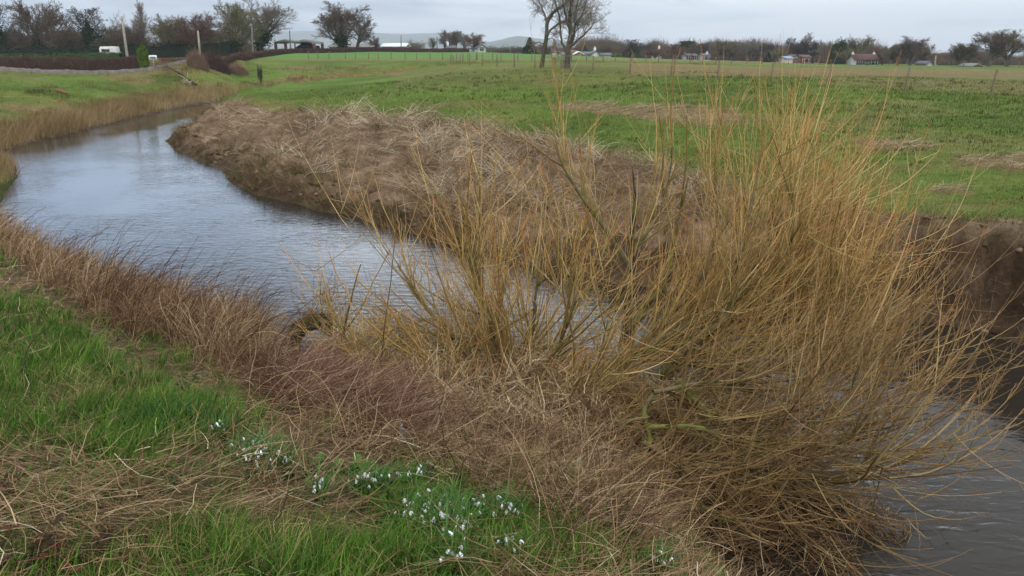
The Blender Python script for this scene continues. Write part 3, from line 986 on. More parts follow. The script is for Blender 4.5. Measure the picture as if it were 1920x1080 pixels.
# ---- clods of soil on the eroded banks
d = scatter(9000, -26, 48, 10, 60)
m = (d['inner'] > 0.5) & (d['s'] > 0.1) & (((d['w'] < 3.2) & (d['s'] < d['w'] + .2)) | (d['s'] < 1.5)) & (U(0, 1, 9000) < sstep(.38, .6, fbm(d['x'] * .9, d['y'] * .9, 161)))
d = keep(d, m)
N = len(d['x'])
oct_ = np.array([(1, 0, 0), (0, 1, 0), (-1, 0, 0), (0, -1, 0), (.7, .7, .5), (-.7, .7, .5), (-.7, -.7, .5), (.7, -.7, .5), (0, 0, .9), (0, 0, -.6)])
of_ = np.array([(0, 4, 7), (0, 1, 4), (1, 5, 4), (1, 2, 5), (2, 6, 5), (2, 3, 6), (3, 7, 6), (3, 0, 7), (4, 5, 8), (5, 6, 8), (6, 7, 8), (7, 4, 8), (0, 9, 1), (1, 9, 2), (2, 9, 3), (3, 9, 0)])
co = oct_[None] * (U(.025, .10, N) * np.clip(d['r'] / 20, .7, 1.6))[:, None, None] * U(.6, 1.4, (N, 10, 1)) * np.array([1, 1, .8])
co = co + np.stack([d['x'], d['y'], d['z']], 1)[:, None, :]
M_CLOD = stem_mat('soil_clod', [(0, (0.035, 0.021, 0.014)), (0.6, (0.10, 0.062, 0.040)), (1, (0.20, 0.135, 0.09))], None, .95)
me = mesh_np('soil_clods', co.reshape(-1, 3), tris=(of_[None] + (np.arange(N) * 10)[:, None, None]).reshape(-1, 3), attrs={'tint': np.repeat(U(0, 1, N), 10)}, smooth=False)
tag(link('soil_clods', me, M_CLOD), 'clods of brown soil fallen down the eroded bank', 'soil', kind='stuff')

# ---- rank dark tufts and droppings dotted over the pasture
d = scatter(5200, -24, 46, 17, 75)
m = (d['inner'] > 0.5) & (d['slope'] < .5) & (U(0, 1, 5200) < sstep(.42, .62, fbm(d['x'] * .12, d['y'] * .12, 171)) * .75 + .1)
d = keep(d, m)
nn = len(d['x'])
ix = np.repeat(np.arange(nn), 14)
N = len(ix)
sp = U(.05, .16, nn)[ix]
P = stems(d['x'][ix] + RNG.normal(0, 1, N) * sp * 1.4, d['y'][ix] + RNG.normal(0, 1, N) * sp, d['z'][ix] - .005, U(.05, .16, N) * np.clip(d['r'][ix] / 30, .8, 1.6), U(0, 6.28, N), U(0, .8, N), U(.3, 1.3, N), 3, .1)
kindc = U(0, 1, nn)
M_RANK = stem_mat('rank_tuft', [(0, (0.022, 0.016, 0.009)), (0.35, (0.032, 0.046, 0.010)), (0.7, (0.055, 0.085, 0.014)), (0.85, (0.16, 0.13, 0.06)), (1, (0.32, 0.27, 0.15))])
o = build('rank_tufts', [blades(P, taper(N, 3, U(.008, .02, N) * np.clip(d['r'][ix] / 28, .8, 2), .3), np.clip(kindc[ix] + RNG.normal(0, .06, N), 0, 1))], M_RANK)
tag(o, 'dark rank tufts and droppings dotted over the pasture', 'grass', kind='stuff')
# ------------------------------------------------------------------ willows
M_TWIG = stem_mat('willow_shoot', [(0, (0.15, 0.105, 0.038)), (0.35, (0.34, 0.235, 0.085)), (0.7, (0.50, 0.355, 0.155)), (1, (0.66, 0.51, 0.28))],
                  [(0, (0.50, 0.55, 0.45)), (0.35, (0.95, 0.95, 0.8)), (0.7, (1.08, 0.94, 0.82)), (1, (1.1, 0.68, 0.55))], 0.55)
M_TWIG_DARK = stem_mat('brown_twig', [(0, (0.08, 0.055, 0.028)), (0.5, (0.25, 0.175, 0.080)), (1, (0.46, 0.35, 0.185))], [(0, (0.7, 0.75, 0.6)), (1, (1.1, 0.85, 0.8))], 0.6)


def bark(name, base, moss, mossy, scale=9):
    m, nt, b = new_mat(name)
    P = geo_pos(nt)
    n1 = noise(nt, scale, 5, 0.7, P)
    n2 = noise(nt, scale * 0.35, 4, 0.6, P)
    c = ramp(nt, [(0.3, tuple(x * 0.5 for x in base)), (0.7, base)], n1)
    f = ramp(nt, [(0.62 - mossy * 0.3, (0, 0, 0)), (0.72 - mossy * 0.25, (1, 1, 1))], n2)
    c = mixc(nt, f, c, ramp(nt, [(0.35, tuple(x * 0.55 for x in moss)), (0.65, moss)], n1))
    nt.links.new(c, b.inputs['Base Color'])
    b.inputs['Roughness'].default_value = 0.85
    b.inputs['Specular IOR Level'].default_value = 0.2
    bp = nd(nt, 'ShaderNodeBump')
    bp.inputs['Strength'].default_value = 0.8
    bp.inputs['Distance'].default_value = 0.02
    nt.links.new(n1, bp.inputs['Height'])
    nt.links.new(bp.outputs[0], b.inputs['Normal'])
    return m


M_WBARK = bark('willow_bark', (0.16, 0.125, 0.062), (0.12, 0.125, 0.032), 0.4)
M_WMOSS = bark('mossy_willow_bark', (0.13, 0.11, 0.06), (0.15, 0.16, 0.032), 0.62)
M_WDARK = bark('dark_willow_bark', (0.055, 0.042, 0.026), (0.12, 0.135, 0.03), 0.35)


def smooth_path(pts, n):
    """Catmull-Rom through the control points."""
    p = np.asarray(pts, float)
    p = np.vstack([2 * p[0] - p[1], p, 2 * p[-1] - p[-2]])
    segs = len(p) - 3
    out = []
    for k in range(n):
        g = k / (n - 1) * segs
        s_ = min(int(g), segs - 1)
        t = g - s_
        a, b_, c, d_ = p[s_:s_ + 4]
        out.append(0.5 * (2 * b_ + (c - a) * t + (2 * a - 5 * b_ + 4 * c - d_) * t * t + (3 * b_ - a - 3 * c + d_) * t ** 3))
    return np.array(out)


def limb_path(trace, n=18, wob=0.012):
    """A limb measured off the photograph (column, row, metres away) as points in space."""
    p = smooth_path([at_y(*t) for t in trace], n)
    return p + np.cumsum(RNG.normal(0, wob, p.shape), 0) * 0.5


def limb_obj(name, path, r0, r1, mat, parent, sides=9):
    K = len(path)
    rr_ = (r0 + (r1 - r0) * np.linspace(0, 1, K) ** 0.8) * (1 + 0.10 * RNG.normal(0, 1, K))
    co, q, tt, al = tubes(path[None], rr_[None], np.array([0.5]), sides)
    loc = np.array(parent.location)
    me = mesh_np(name, co - loc, quads=q, tris=np.array([[(K - 1) * sides, (K - 1) * sides + k, (K - 1) * sides + k + 1] for k in range(1, sides - 1)]))
    return link(name, me, mat, parent)


def grow_shoots(starts, dirs, L, upk, K=9, wob=0.05):
    n = len(starts)
    P = np.zeros((n, K, 3))
    P[:, 0] = starts
    dcur = dirs / np.linalg.norm(dirs, axis=1, keepdims=True)
    st = (L / (K - 1))[:, None]
    for k in range(1, K):
        dcur = dcur + np.array([0, 0, 1.0]) * (upk * (L / (K - 1)))[:, None] + RNG.normal(0, wob, (n, 3))
        dcur /= np.linalg.norm(dcur, axis=1, keepdims=True)
        P[:, k] = P[:, k - 1] + dcur * st
    return P


def side_twigs(P, L, r0, n_each, frac, spread=0.5, upk=0.5, K=6):
    n, KK, _ = P.shape
    ix = np.repeat(np.arange(n), n_each)
    ix = ix[U(0, 1, len(ix)) < frac]
    t = U(0.15, 0.85, len(ix))
    f = t * (KK - 1)
    k = np.minimum(f.astype(int), KK - 2)
    fr = (f - k)[:, None]
    s = P[ix, k] * (1 - fr) + P[ix, k + 1] * fr
    T = P[ix, k + 1] - P[ix, k]
    T /= np.linalg.norm(T, axis=1, keepdims=True)
    dd = T + RNG.normal(0, spread, T.shape)
    LL = L[ix] * U(0.2, 0.5, len(ix)) * (1.1 - 0.6 * t)
    return grow_shoots(s, dd, LL, np.full(len(ix), upk), K), LL, r0[ix] * 0.6 * (1 - 0.5 * t)


def willow(label, base, limbs, shoots, mats, group='willows fallen along the near bank', low=7, dens=0.95, tangle=()):
    """limbs: (trace, r0, r1, bark); shoots: per limb (count, length lo, hi, t lo, t hi, up, spread, bias)."""
    root = empty('willow_bush', base)
    tag(root, label, 'willow', group)
    loc = np.array(base, float)
    chunks = []
    for n_, ((trace, r0, r1, bk), sh) in enumerate(zip(limbs, shoots)):
        path = limb_path(trace)
        limb_obj('trunk' if n_ == 0 else 'limb', path, r0, r1, bk, root)
        if not sh:
            continue
        cnt, lo, hi, t0, t1, up, spread, bias = sh
        cnt = int(cnt * dens)
        t0 *= 0.75
        t = U(t0, t1, cnt)
        f = t * (len(path) - 1)
        k = np.minimum(f.astype(int), len(path) - 2)
        fr = (f - k)[:, None]
        s = path[k] * (1 - fr) + path[k + 1] * fr
        T = path[k + 1] - path[k]
        T /= np.linalg.norm(T, axis=1, keepdims=True)
        # thinner boughs off the limb carry half of the shoots
        ns = max(6, cnt // 7)
        js = U(0.08, 0.95, ns) * (len(path) - 1)
        ks = np.minimum(js.astype(int), len(path) - 2)
        Ts = path[ks + 1] - path[ks]
        Ts /= np.linalg.norm(Ts, axis=1, keepdims=True)
        Ls = U(0.7, 1.9, ns)
        B = grow_shoots(path[ks], Ts + RNG.normal(0, 1, (ns, 3)) * np.where(U(0, 1, ns) < 0.5, 0.35, 0.7)[:, None] + np.array(bias) * 0.4, Ls, np.full(ns, up * 0.5), 9, 0.06)
        chunks.append(tubes(B - loc, taper(ns, 9, 0.006 + 0.016 * U(0, 1, ns) ** 2, 0.4), U(0, 0.25, ns), 5))
        # long low boughs crossing each other through the lower crown
        n2_ = max(3, cnt // low)
        j2_ = U(0.03, 0.55, n2_) * (len(path) - 1)
        k2_ = np.minimum(j2_.astype(int), len(path) - 2)
        T2_ = path[k2_ + 1] - path[k2_]
        T2_ /= np.linalg.norm(T2_, axis=1, keepdims=True)
        C_ = grow_shoots(path[k2_], T2_ + RNG.normal(0, 0.5, (n2_, 3)) * [1, 1, .6] + np.array(bias) * [1, 1, 0.1], U(1.1, 2.6, n2_), U(-0.1, 0.45, n2_), 10, 0.08)
        C_[:, :, 2] = np.maximum(C_[:, :, 2], 0.05)
        chunks.append(tubes(C_ - loc, taper(n2_, 10, 0.006 + 0.012 * U(0, 1, n2_) ** 2, 0.35), U(0, 0.4, n2_), 4))
        Q_, _, q_ = side_twigs(C_, np.full(n2_, 1.6), np.full(n2_, 0.009), 7, 0.8, 0.5, 0.7)
        chunks.append(tubes(Q_ - loc, taper(len(Q_), 6, np.maximum(q_, .0028), .45), U(0, .9, len(Q_))))
        onb = U(0, 1, cnt) < 0.72
        pick = RNG.integers(0, ns, cnt)
        fb = U(0.1, 1.0, cnt) * 7.99
        kb = fb.astype(int)
        sb = B[pick, kb] * (1 - (fb - kb))[:, None] + B[pick, kb + 1] * (fb - kb)[:, None]
        Tb = B[pick, kb + 1] - B[pick, kb]
        Tb /= np.linalg.norm(Tb, axis=1, keepdims=True)
        s = np.where(onb[:, None], sb, s)
        T = np.where(onb[:, None], Tb, T)
        dd = T * U(0.1, 1.1, cnt)[:, None] + RNG.normal(0, 1, (cnt, 3)) * spread * np.where(U(0, 1, cnt) < 0.5, 1.0, 2.0)[:, None] + np.array(bias)
        L = lo + (hi - lo) * RNG.beta(1.6, 2.2, cnt) * 1.35
        s = s + RNG.normal(0, 0.05, s.shape)
        P = grow_shoots(s, dd, L, U(0.7, 2.0, cnt) * up * 1.3, 9, 0.035)
        rr0 = 0.0064 * np.exp(RNG.normal(0, 0.35, cnt)) * (0.5 + 0.3 * L)
        rt = taper(cnt, 9, rr0, 0.3)
        tint = U(0.2, 1.0, cnt)
        chunks.append(tubes(P - loc, rt, tint))
        Q, LL, q0 = side_twigs(P, L, rr0, 5, 0.5)
        chunks.append(tubes(Q - loc, taper(len(Q), 6, np.maximum(q0, 0.0024), 0.45), U(0.2, 1, len(Q))))
    # a low tangle of crossing twigs over the caught debris
    for u_, v_, D_, rx_, ry_, cnt in tangle:
        c_ = at_y(u_, v_, D_)
        s = np.stack([c_[0] + RNG.normal(0, rx_, cnt), c_[1] + RNG.normal(0, ry_, cnt), np.maximum(c_[2] + RNG.normal(0, .12, cnt), 0.15)], 1)
        gg = np.maximum(look(s[:, 0], s[:, 1])['z'], 0)
        s[:, 2] = np.maximum(s[:, 2], gg + 0.05)
        P = grow_shoots(s, RNG.normal(0, 1, (cnt, 3)) * [1, .8, .45] + [0, 0, .15], U(.35, 1.15, cnt), U(0.0, 0.9, cnt), 9, .09)
        P[:, :, 2] = np.maximum(P[:, :, 2], 0.03)
        chunks.append(tubes(P - loc, taper(cnt, 9, 0.0052 * np.exp(RNG.normal(0, .45, cnt)), .35), U(0, .75, cnt)))
        Q, LL, q0 = side_twigs(P, np.full(cnt, .9), np.full(cnt, .006), 3, .6)
        chunks.append(tubes(Q - loc, taper(len(Q), 6, np.maximum(q0, .0022), .45), U(0, .8, len(Q))))
    o = build('crown', chunks, mats, root)
    return root


# the upright middle willow
W1 = [([(1168, 730, 11.5), (1172, 655, 11.6), (1176, 600, 11.7), (1186, 520, 11.8), (1186, 450, 11.8), (1193, 380, 11.9), (1187, 310, 12.0)], 0.13, 0.008, M_WDARK),
      ([(1180, 500, 11.75), (1140, 430, 11.6), (1098, 370, 11.5), (1060, 310, 11.4), (1040, 262, 11.4)], 0.05, 0.010, M_WBARK),
      ([(1178, 625, 11.7), (1215, 570, 11.9), (1240, 545, 12.0), (1258, 500, 12.1), (1270, 430, 12.3), (1290, 330, 12.4)], 0.075, 0.012, M_WMOSS),
      ([(1186, 470, 11.8), (1225, 420, 11.9), (1250, 350, 12.0), (1262, 270, 12.1)], 0.035, 0.008, M_WBARK),
      ([(1190, 560, 11.8), (1160, 500, 11.9), (1110, 455, 12.0), (1065, 400, 12.1)], 0.03, 0.008, M_WBARK)]
S1 = [(30, 0.5, 1.0, 0.45, 1, 0.25, 0.25, (0, 0, .5)), (26, 0.5, 1.2, 0.4, 1, 0.3, 0.25, (0, 0, .4)), (32, 0.5, 1.2, 0.4, 1, 0.35, 0.3, (0, 0, .4)), (24, 0.5, 1.1, 0.3, 1, 0.25, 0.25, (0, 0, .5)), (16, 0.5, 1.2, 0.4, 1, 0.4, 0.3, (0, 0, .4))]
base1 = at_y(1168, 730, 11.5)
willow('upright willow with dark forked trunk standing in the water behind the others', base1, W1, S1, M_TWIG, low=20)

# the big willow sweeping out over the river
W2 = [([(1085, 800, 10.9), (1105, 740, 10.9), (1150, 685, 10.9), (1205, 655, 11.0), (1290, 612, 11.1), (1350, 560, 11.2), (1385, 500, 11.3), (1400, 420, 11.4), (1390, 320, 11.5)], 0.15, 0.02, M_WBARK),
      ([(1150, 850, 10.2), (1215, 735, 10.4), (1297, 650, 10.5), (1362, 605, 10.5), (1385, 550, 10.5), (1393, 480, 10.5), (1420, 380, 10.6), (1438, 280, 10.7)], 0.08, 0.012, M_WBARK),
      ([(1190, 655, 11.1), (1320, 600, 11.3), (1446, 545, 11.6), (1496, 490, 11.8), (1524, 430, 12.0)], 0.07, 0.010, M_WMOSS),
      ([(1200, 668, 11.0), (1330, 632, 11.0), (1461, 600, 11.1), (1520, 560, 11.2), (1563, 500, 11.3)], 0.065, 0.010, M_WMOSS),
      ([(1210, 662, 10.9), (1400, 660, 10.7), (1497, 640, 10.6), (1554, 590, 10.5), (1588, 520, 10.5)], 0.06, 0.010, M_WMOSS),
      ([(1200, 670, 10.8), (1350, 690, 10.2), (1471, 690, 9.9), (1549, 670, 9.7), (1606, 610, 9.6)], 0.055, 0.010, M_WBARK),
      ([(1290, 612, 11.1), (1400, 570, 10.9), (1461, 500, 10.8), (1481, 420, 10.8), (1485, 350, 10.9)], 0.05, 0.010, M_WBARK),
      ([(1230, 650, 11.1), (1340, 560, 11.6), (1430, 480, 12.0), (1456, 380, 12.2), (1466, 290, 12.3)], 0.05, 0.010, M_WBARK),
      ([(1200, 655, 11.1), (1260, 590, 11.3), (1320, 500, 11.5), (1340, 400, 11.6), (1335, 330, 11.7)], 0.05, 0.007, M_WBARK)]
S2 = [(110, 0.6, 1.4, 0.4, 1, 0.25, 0.25, (0.1, 0, .4)), (100, 0.6, 1.5, 0.4, 1, 0.25, 0.25, (0.15, 0, .4)), (210, 0.7, 1.8, 0.25, 1, 0.45, 0.3, (0.12, 0, .3)), (230, 0.7, 1.65, 0.25, 1, 0.5, 0.3, (0.15, 0, .3)),
      (230, 0.6, 1.3, 0.25, 1, 0.5, 0.3, (0.18, 0, .25)), (190, 0.6, 1.3, 0.25, 1, 0.45, 0.3, (0.2, 0, .15)), (130, 0.7, 1.6, 0.3, 1, 0.35, 0.25, (0.2, 0, .3)), (140, 0.8, 1.9, 0.35, 1, 0.3, 0.25, (0.1, 0, .4)), (80, 0.6, 1.3, 0.4, 1, 0.3, 0.22, (0, 0, .45))]
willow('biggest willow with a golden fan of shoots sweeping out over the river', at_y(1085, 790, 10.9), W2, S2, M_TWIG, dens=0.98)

# the low mossy willow in front, trailing over the water
W3 = [([(1190, 985, 7.9), (1195, 920, 7.9), (1200, 870, 7.9), (1218, 820, 8.1), (1208, 770, 8.3), (1225, 735, 8.5)], 0.042, 0.026, M_WMOSS),
      ([(1268, 710, 8.9), (1310, 755, 8.7), (1350, 775, 8.6), (1438, 785, 8.5), (1503, 785, 8.4), (1569, 760, 8.3), (1626, 700, 8.3)], 0.042, 0.008, M_WMOSS),
      ([(1215, 800, 8.1), (1300, 800, 8.0), (1400, 830, 7.9), (1492, 840, 7.8), (1574, 830, 7.7), (1636, 780, 7.7)], 0.036, 0.008, M_WMOSS),
      ([(1330, 775, 8.6), (1350, 830, 8.3), (1345, 880, 8.1), (1310, 930, 7.9), (1270, 965, 7.8)], 0.028, 0.008, M_WMOSS),
      ([(1205, 830, 8.0), (1280, 870, 7.8), (1400, 880, 7.7), (1503, 900, 7.6), (1584, 890, 7.5), (1652, 840, 7.5)], 0.032, 0.008, M_WBARK),
      ([(1190, 850, 7.9), (1260, 920, 7.6), (1330, 960, 7.4), (1400, 985, 7.3)], 0.026, 0.010, M_WMOSS),
      ([(1215, 780, 8.2), (1150, 800, 8.1), (1120, 850, 7.9), (1135, 920, 7.6), (1150, 980, 7.4)], 0.022, 0.006, M_WBARK),
      ([(1225, 735, 8.5), (1330, 720, 8.8), (1471, 730, 9.0), (1549, 700, 9.2), (1616, 640, 9.3)], 0.035, 0.008, M_WBARK),
      ([(1190, 850, 7.9), (1110, 835, 7.8), (1010, 830, 7.6), (910, 850, 7.4), (840, 880, 7.2)], 0.022, 0.006, M_WBARK),
      ([(1205, 800, 8.2), (1135, 740, 8.4), (1085, 660, 8.6), (1060, 580, 8.8)], 0.024, 0.006, M_WMOSS),
      ([(1195, 880, 7.8), (1130, 905, 7.4), (1060, 930, 7.0), (990, 930, 6.7)], 0.020, 0.006, M_WBARK),
      ([(1212, 780, 8.2), (1185, 700, 8.5), (1160, 620, 8.8), (1150, 540, 9.0)], 0.022, 0.006, M_WBARK),
      ([(1198, 900, 7.7), (1190, 960, 7.2), (1230, 1010, 6.9), (1300, 1040, 6.7)], 0.020, 0.006, M_WMOSS)]
S3 = [None, (120, 0.6, 1.5, 0.15, 1, 0.55, 0.35, (0.3, 0, .1)), (170, 0.6, 1.5, 0.2, 1, 0.5, 0.35, (0.2, 0, .05)), (45, 0.4, 1.0, 0.2, 1, 0.3, 0.4, (0.2, 0, .1)), (190, 0.6, 1.5, 0.2, 1, 0.45, 0.35, (0.2, 0, .02)),
      (70, 0.4, 1.1, 0.2, 1, 0.45, 0.4, (0.3, 0, 0.1)), (30, 0.4, 0.9, 0.2, 1, 0.3, 0.4, (0, 0, 0.2)), (130, 0.6, 1.5, 0.3, 1, 0.5, 0.3, (0.18, 0, .25))]
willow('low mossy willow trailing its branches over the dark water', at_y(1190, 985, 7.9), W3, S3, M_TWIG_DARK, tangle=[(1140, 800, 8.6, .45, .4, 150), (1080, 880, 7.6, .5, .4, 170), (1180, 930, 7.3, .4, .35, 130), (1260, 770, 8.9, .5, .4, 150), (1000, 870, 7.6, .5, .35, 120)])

# the left hand clump fanning up from the debris
W4 = [([(952, 800, 9.3), (955, 750, 9.5), (945, 690, 9.6), (925, 620, 9.7), (895, 540, 9.9), (880, 480, 10.0)], 0.085, 0.016, M_WBARK),
      ([(945, 745, 9.5), (900, 690, 9.6), (850, 630, 9.8), (790, 570, 10.0), (745, 500, 10.2)], 0.05, 0.008, M_WBARK),
      ([(950, 740, 9.5), (870, 700, 9.3), (780, 690, 9.2), (700, 680, 9.2), (650, 640, 9.2), (622, 600, 9.2)], 0.035, 0.006, M_WBARK),
      ([(945, 750, 9.4), (890, 735, 9.1), (800, 720, 8.9), (730, 690, 8.9), (690, 650, 8.9)], 0.03, 0.007, M_WBARK),
      ([(948, 735, 9.5), (930, 660, 9.8), (915, 590, 10.1), (900, 500, 10.4), (905, 430, 10.6)], 0.055, 0.010, M_WBARK),
      ([(955, 740, 9.5), (985, 660, 9.6), (1000, 570, 9.7), (1005, 490, 9.8)], 0.045, 0.010, M_WBARK),
      ([(958, 745, 9.5), (1020, 690, 9.4), (1065, 610, 9.3), (1080, 530, 9.3)], 0.04, 0.010, M_WBARK),
      ([(950, 760, 9.4), (1040, 760, 9.0), (1110, 700, 8.8), (1140, 600, 8.8)], 0.03, 0.008, M_WBARK),
      ([(945, 790, 9.2), (870, 800, 8.7), (780, 790, 8.4), (720, 750, 8.3)], 0.028, 0.006, M_WBARK),
      ([(950, 790, 9.2), (940, 830, 8.7), (880, 850, 8.2), (800, 850, 7.9)], 0.022, 0.006, M_WBARK)]
S4 = [(85, 0.64, 1.22, 0.3, 1, 0.3, 0.3, (0, 0, .4)), (80, 0.56, 1.15, 0.25, 1, 0.4, 0.3, (-.05, 0, .35)), (45, 0.40, 0.94, 0.25, 1, 0.6, 0.3, (-.1, 0, .2)), (45, 0.40, 0.86, 0.25, 1, 0.55, 0.3, (-.1, 0, .2)),
      (85, 0.64, 1.22, 0.3, 1, 0.3, 0.28, (0, 0, .4)), (75, 0.56, 1.15, 0.3, 1, 0.3, 0.3, (0, 0, .4)), (75, 0.56, 1.08, 0.3, 1, 0.35, 0.3, (0.05, 0, .35)), (60, 0.48, 1.01, 0.3, 1, 0.45, 0.3, (0.1, 0, .3)), (40, 0.40, 0.79, 0.2, 1, 0.5, 0.35, (-.1, 0, .1)),
      (25, 0.32, 0.65, 0.2, 1, 0.4, 0.35, (-.1, 0, .1))]
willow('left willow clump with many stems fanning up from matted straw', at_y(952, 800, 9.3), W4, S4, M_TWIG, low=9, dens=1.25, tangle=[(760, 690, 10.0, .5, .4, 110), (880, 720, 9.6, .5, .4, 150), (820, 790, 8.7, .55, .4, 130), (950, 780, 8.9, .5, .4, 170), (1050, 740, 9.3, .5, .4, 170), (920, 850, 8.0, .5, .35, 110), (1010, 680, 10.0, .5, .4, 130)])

# ------------------------------------------------------------------ flood debris caught in the willows
HEAPS = [(1230, 695, 11.4, 1.0, 0.7, 0.95), (1330, 680, 11.6, 1.0, 0.6, 0.7), (1150, 690, 11.2, 0.8, 0.6, 0.9), (740, 640, 11.4, 0.8, 0.6, 1.0), (900, 680, 10.4, 1.1, 0.8, 1.45), (1060, 760, 9.5, 1.1, 0.8, 1.3), (860, 820, 8.4, 1.1, 0.7, 0.7), (960, 800, 8.9, 1.0, 0.7, 1.1), (1170, 790, 9.4, 0.9, 0.7, 0.95), (1199, 745, 9.9, 1.1, 0.8, 1.0), (1198, 790, 9.3, 1.0, 0.7, 0.8), (1330, 700, 10.3, 1.0, 0.7, 0.85), (1240, 830, 8.8, 0.6, 0.5, 0.5), (1300, 740, 9.8, 0.9, 0.6, 0.6), (690, 700, 11.2, 1.0, 0.8, 0.85), (790, 690, 10.9, 1.0, 0.9, 1.15), (850, 640, 11.2, 0.6, 0.6, 1.45), (930, 640, 11.0, 0.6, 0.6, 1.4), (1010, 700, 10.6, 0.8, 0.8, 1.3), (900, 760, 9.8, 1.3, 0.9, 1.1), (1090, 730, 10.3, 1.1, 0.9, 1.0), (820, 790, 9.0, 1.1, 0.8, 0.6), (1010, 820, 8.7, 1.2, 1.0, 1.05),
         (1110, 860, 8.0, 0.9, 0.8, 0.9), (960, 870, 7.4, 1.1, 0.9, 0.65), (1060, 930, 6.6, 0.8, 0.7, 0.55), (1230, 730, 10.2, 0.9, 0.8, 0.65), (1330, 800, 8.9, 0.9, 0.6, 0.45), (1470, 850, 8.3, 0.9, 0.6, 0.40), (1590, 880, 7.9, 0.8, 0.5, 0.3), (1500, 930, 7.3, 0.7, 0.4, 0.28), (1420, 720, 9.8, 0.9, 0.7, 0.42)]
chl, chd = [], []
for n_, (u, v, D, rx, ry, h) in enumerate(HEAPS):
    c0 = at_y(u, v, D)
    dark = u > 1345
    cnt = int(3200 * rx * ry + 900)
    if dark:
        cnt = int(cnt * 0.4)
    a = U(0, 2 * np.pi, cnt)
    rr_ = np.sqrt(U(0, 1, cnt))
    x, y = c0[0] + np.cos(a) * rr_ * rx, c0[1] + np.sin(a) * rr_ * ry
    lump = 0.55 + 0.9 * fbm(x * 2.2, y * 2.2, 200 + n_)
    topz = h * (1 - rr_ ** 2) * lump
    g0 = np.maximum(look(x, y)['z'], 0)
    z = g0 + topz * (1 - 0.75 * U(0, 1, cnt) ** 2)
    lean = np.clip(RNG.normal(1.45, 0.4, cnt), 0.2, 2.6)
    flow = fbm(x * 1.3, y * 1.3, 230, 2) * 9
    P = stems(x, y, z, U(0.12, 0.5, cnt), flow + RNG.normal(0, 0.6, cnt), lean, U(-0.2, 0.9, cnt), 4, 0.3)
    gr = look(P[:, :, 0].ravel(), P[:, :, 1].ravel())['z'].reshape(cnt, 4)
    P[:, :, 2] = np.maximum(P[:, :, 2], np.maximum(gr, 0) + 0.005)
    tint = np.clip(RNG.normal(0.32 if dark else (0.44 if v > 780 else 0.58), 0.30, cnt) + 0.5 * (fbm(x * 0.9, y * 0.9, 240) - 0.5), 0, 1)  # lower heaps darker, shade of the gaps put into the straw colour
    (chd if dark else chl).append(blades(P, taper(cnt, 4, U(0.005, 0.010, cnt), 0.5), tint))
tag(build('flood_debris', chl, M_STRAW), 'matted straw and reeds caught around the left willow stems', 'flood debris', kind='stuff')
tag(build('flood_debris', chd, M_STRAW), 'dark drowned sticks and straw caught under the trailing willow', 'flood debris', kind='stuff')
# ------------------------------------------------------------------ bare trees
def leafmat(name, c1, c2):
    return stem_mat(name, [(0, c1), (1, c2)], None, 0.6)


M_TB = {'brown': stem_mat('brown_twigs', [(0, (0.070, 0.053, 0.039)), (1, (0.161, 0.119, 0.081))]),
        'red': stem_mat('reddish_twigs', [(0, (0.091, 0.050, 0.038)), (1, (0.203, 0.119, 0.087))]),
        'grey': stem_mat('grey_twigs', [(0, (0.119, 0.105, 0.084)), (1, (0.266, 0.231, 0.182))]),
        'olive': stem_mat('olive_twigs', [(0, (0.084, 0.077, 0.039)), (1, (0.196, 0.168, 0.091))]),
        'dark': stem_mat('dark_twigs', [(0, (0.031, 0.028, 0.024)), (1, (0.084, 0.070, 0.053))])}
M_TBARK = bark('tree_bark', (0.12, 0.10, 0.072), (0.075, 0.095, 0.035), 0.45, 2.0)
M_DBARK = bark('dark_tree_bark', (0.06, 0.048, 0.036), (0.05, 0.07, 0.025), 0.45, 2.0)
M_IVY = leafmat('ivy_leaf', (0.012, 0.026, 0.008), (0.040, 0.070, 0.018))
M_CON = leafmat('conifer_leaf', (0.008, 0.022, 0.010), (0.028, 0.055, 0.020))
M_BRIGHTLEAF = leafmat('cypress_leaf', (0.05, 0.085, 0.012), (0.13, 0.19, 0.03))


def branch_level(P, R0, n_each, ang, lrat, Ls, upk, K, tlo=0.3, wob=0.08, thin=0.62):
    n, KK, _ = P.shape
    ix = np.repeat(np.arange(n), n_each)
    t = (np.tile(np.arange(n_each), n) + U(0, 1, len(ix))) / n_each * (1 - tlo) + tlo
    f = np.minimum(t * (KK - 1), KK - 1.001)
    k = f.astype(int)
    fr = (f - k)[:, None]
    s = P[ix, k] * (1 - fr) + P[ix, k + 1] * fr
    T = P[ix, k + 1] - P[ix, k]
    T /= np.linalg.norm(T, axis=1, keepdims=True) + 1e-9
    rnd = RNG.normal(0, 1, T.shape)
    perp = rnd - T * (rnd * T).sum(1, keepdims=True)
    perp /= np.linalg.norm(perp, axis=1, keepdims=True)
    a = (ang * U(0.65, 1.3, len(ix)))[:, None]
    L = Ls[ix] * lrat * U(0.65, 1.2, len(ix)) * (1.15 - 0.5 * t)
    Q = grow_shoots(s, T * np.cos(a) + perp * np.sin(a), L, np.full(len(ix), upk), K, wob)
    rp = R0[ix] * (1 - 0.75 * t)
    return Q, L, np.maximum(rp * thin, 0.001)


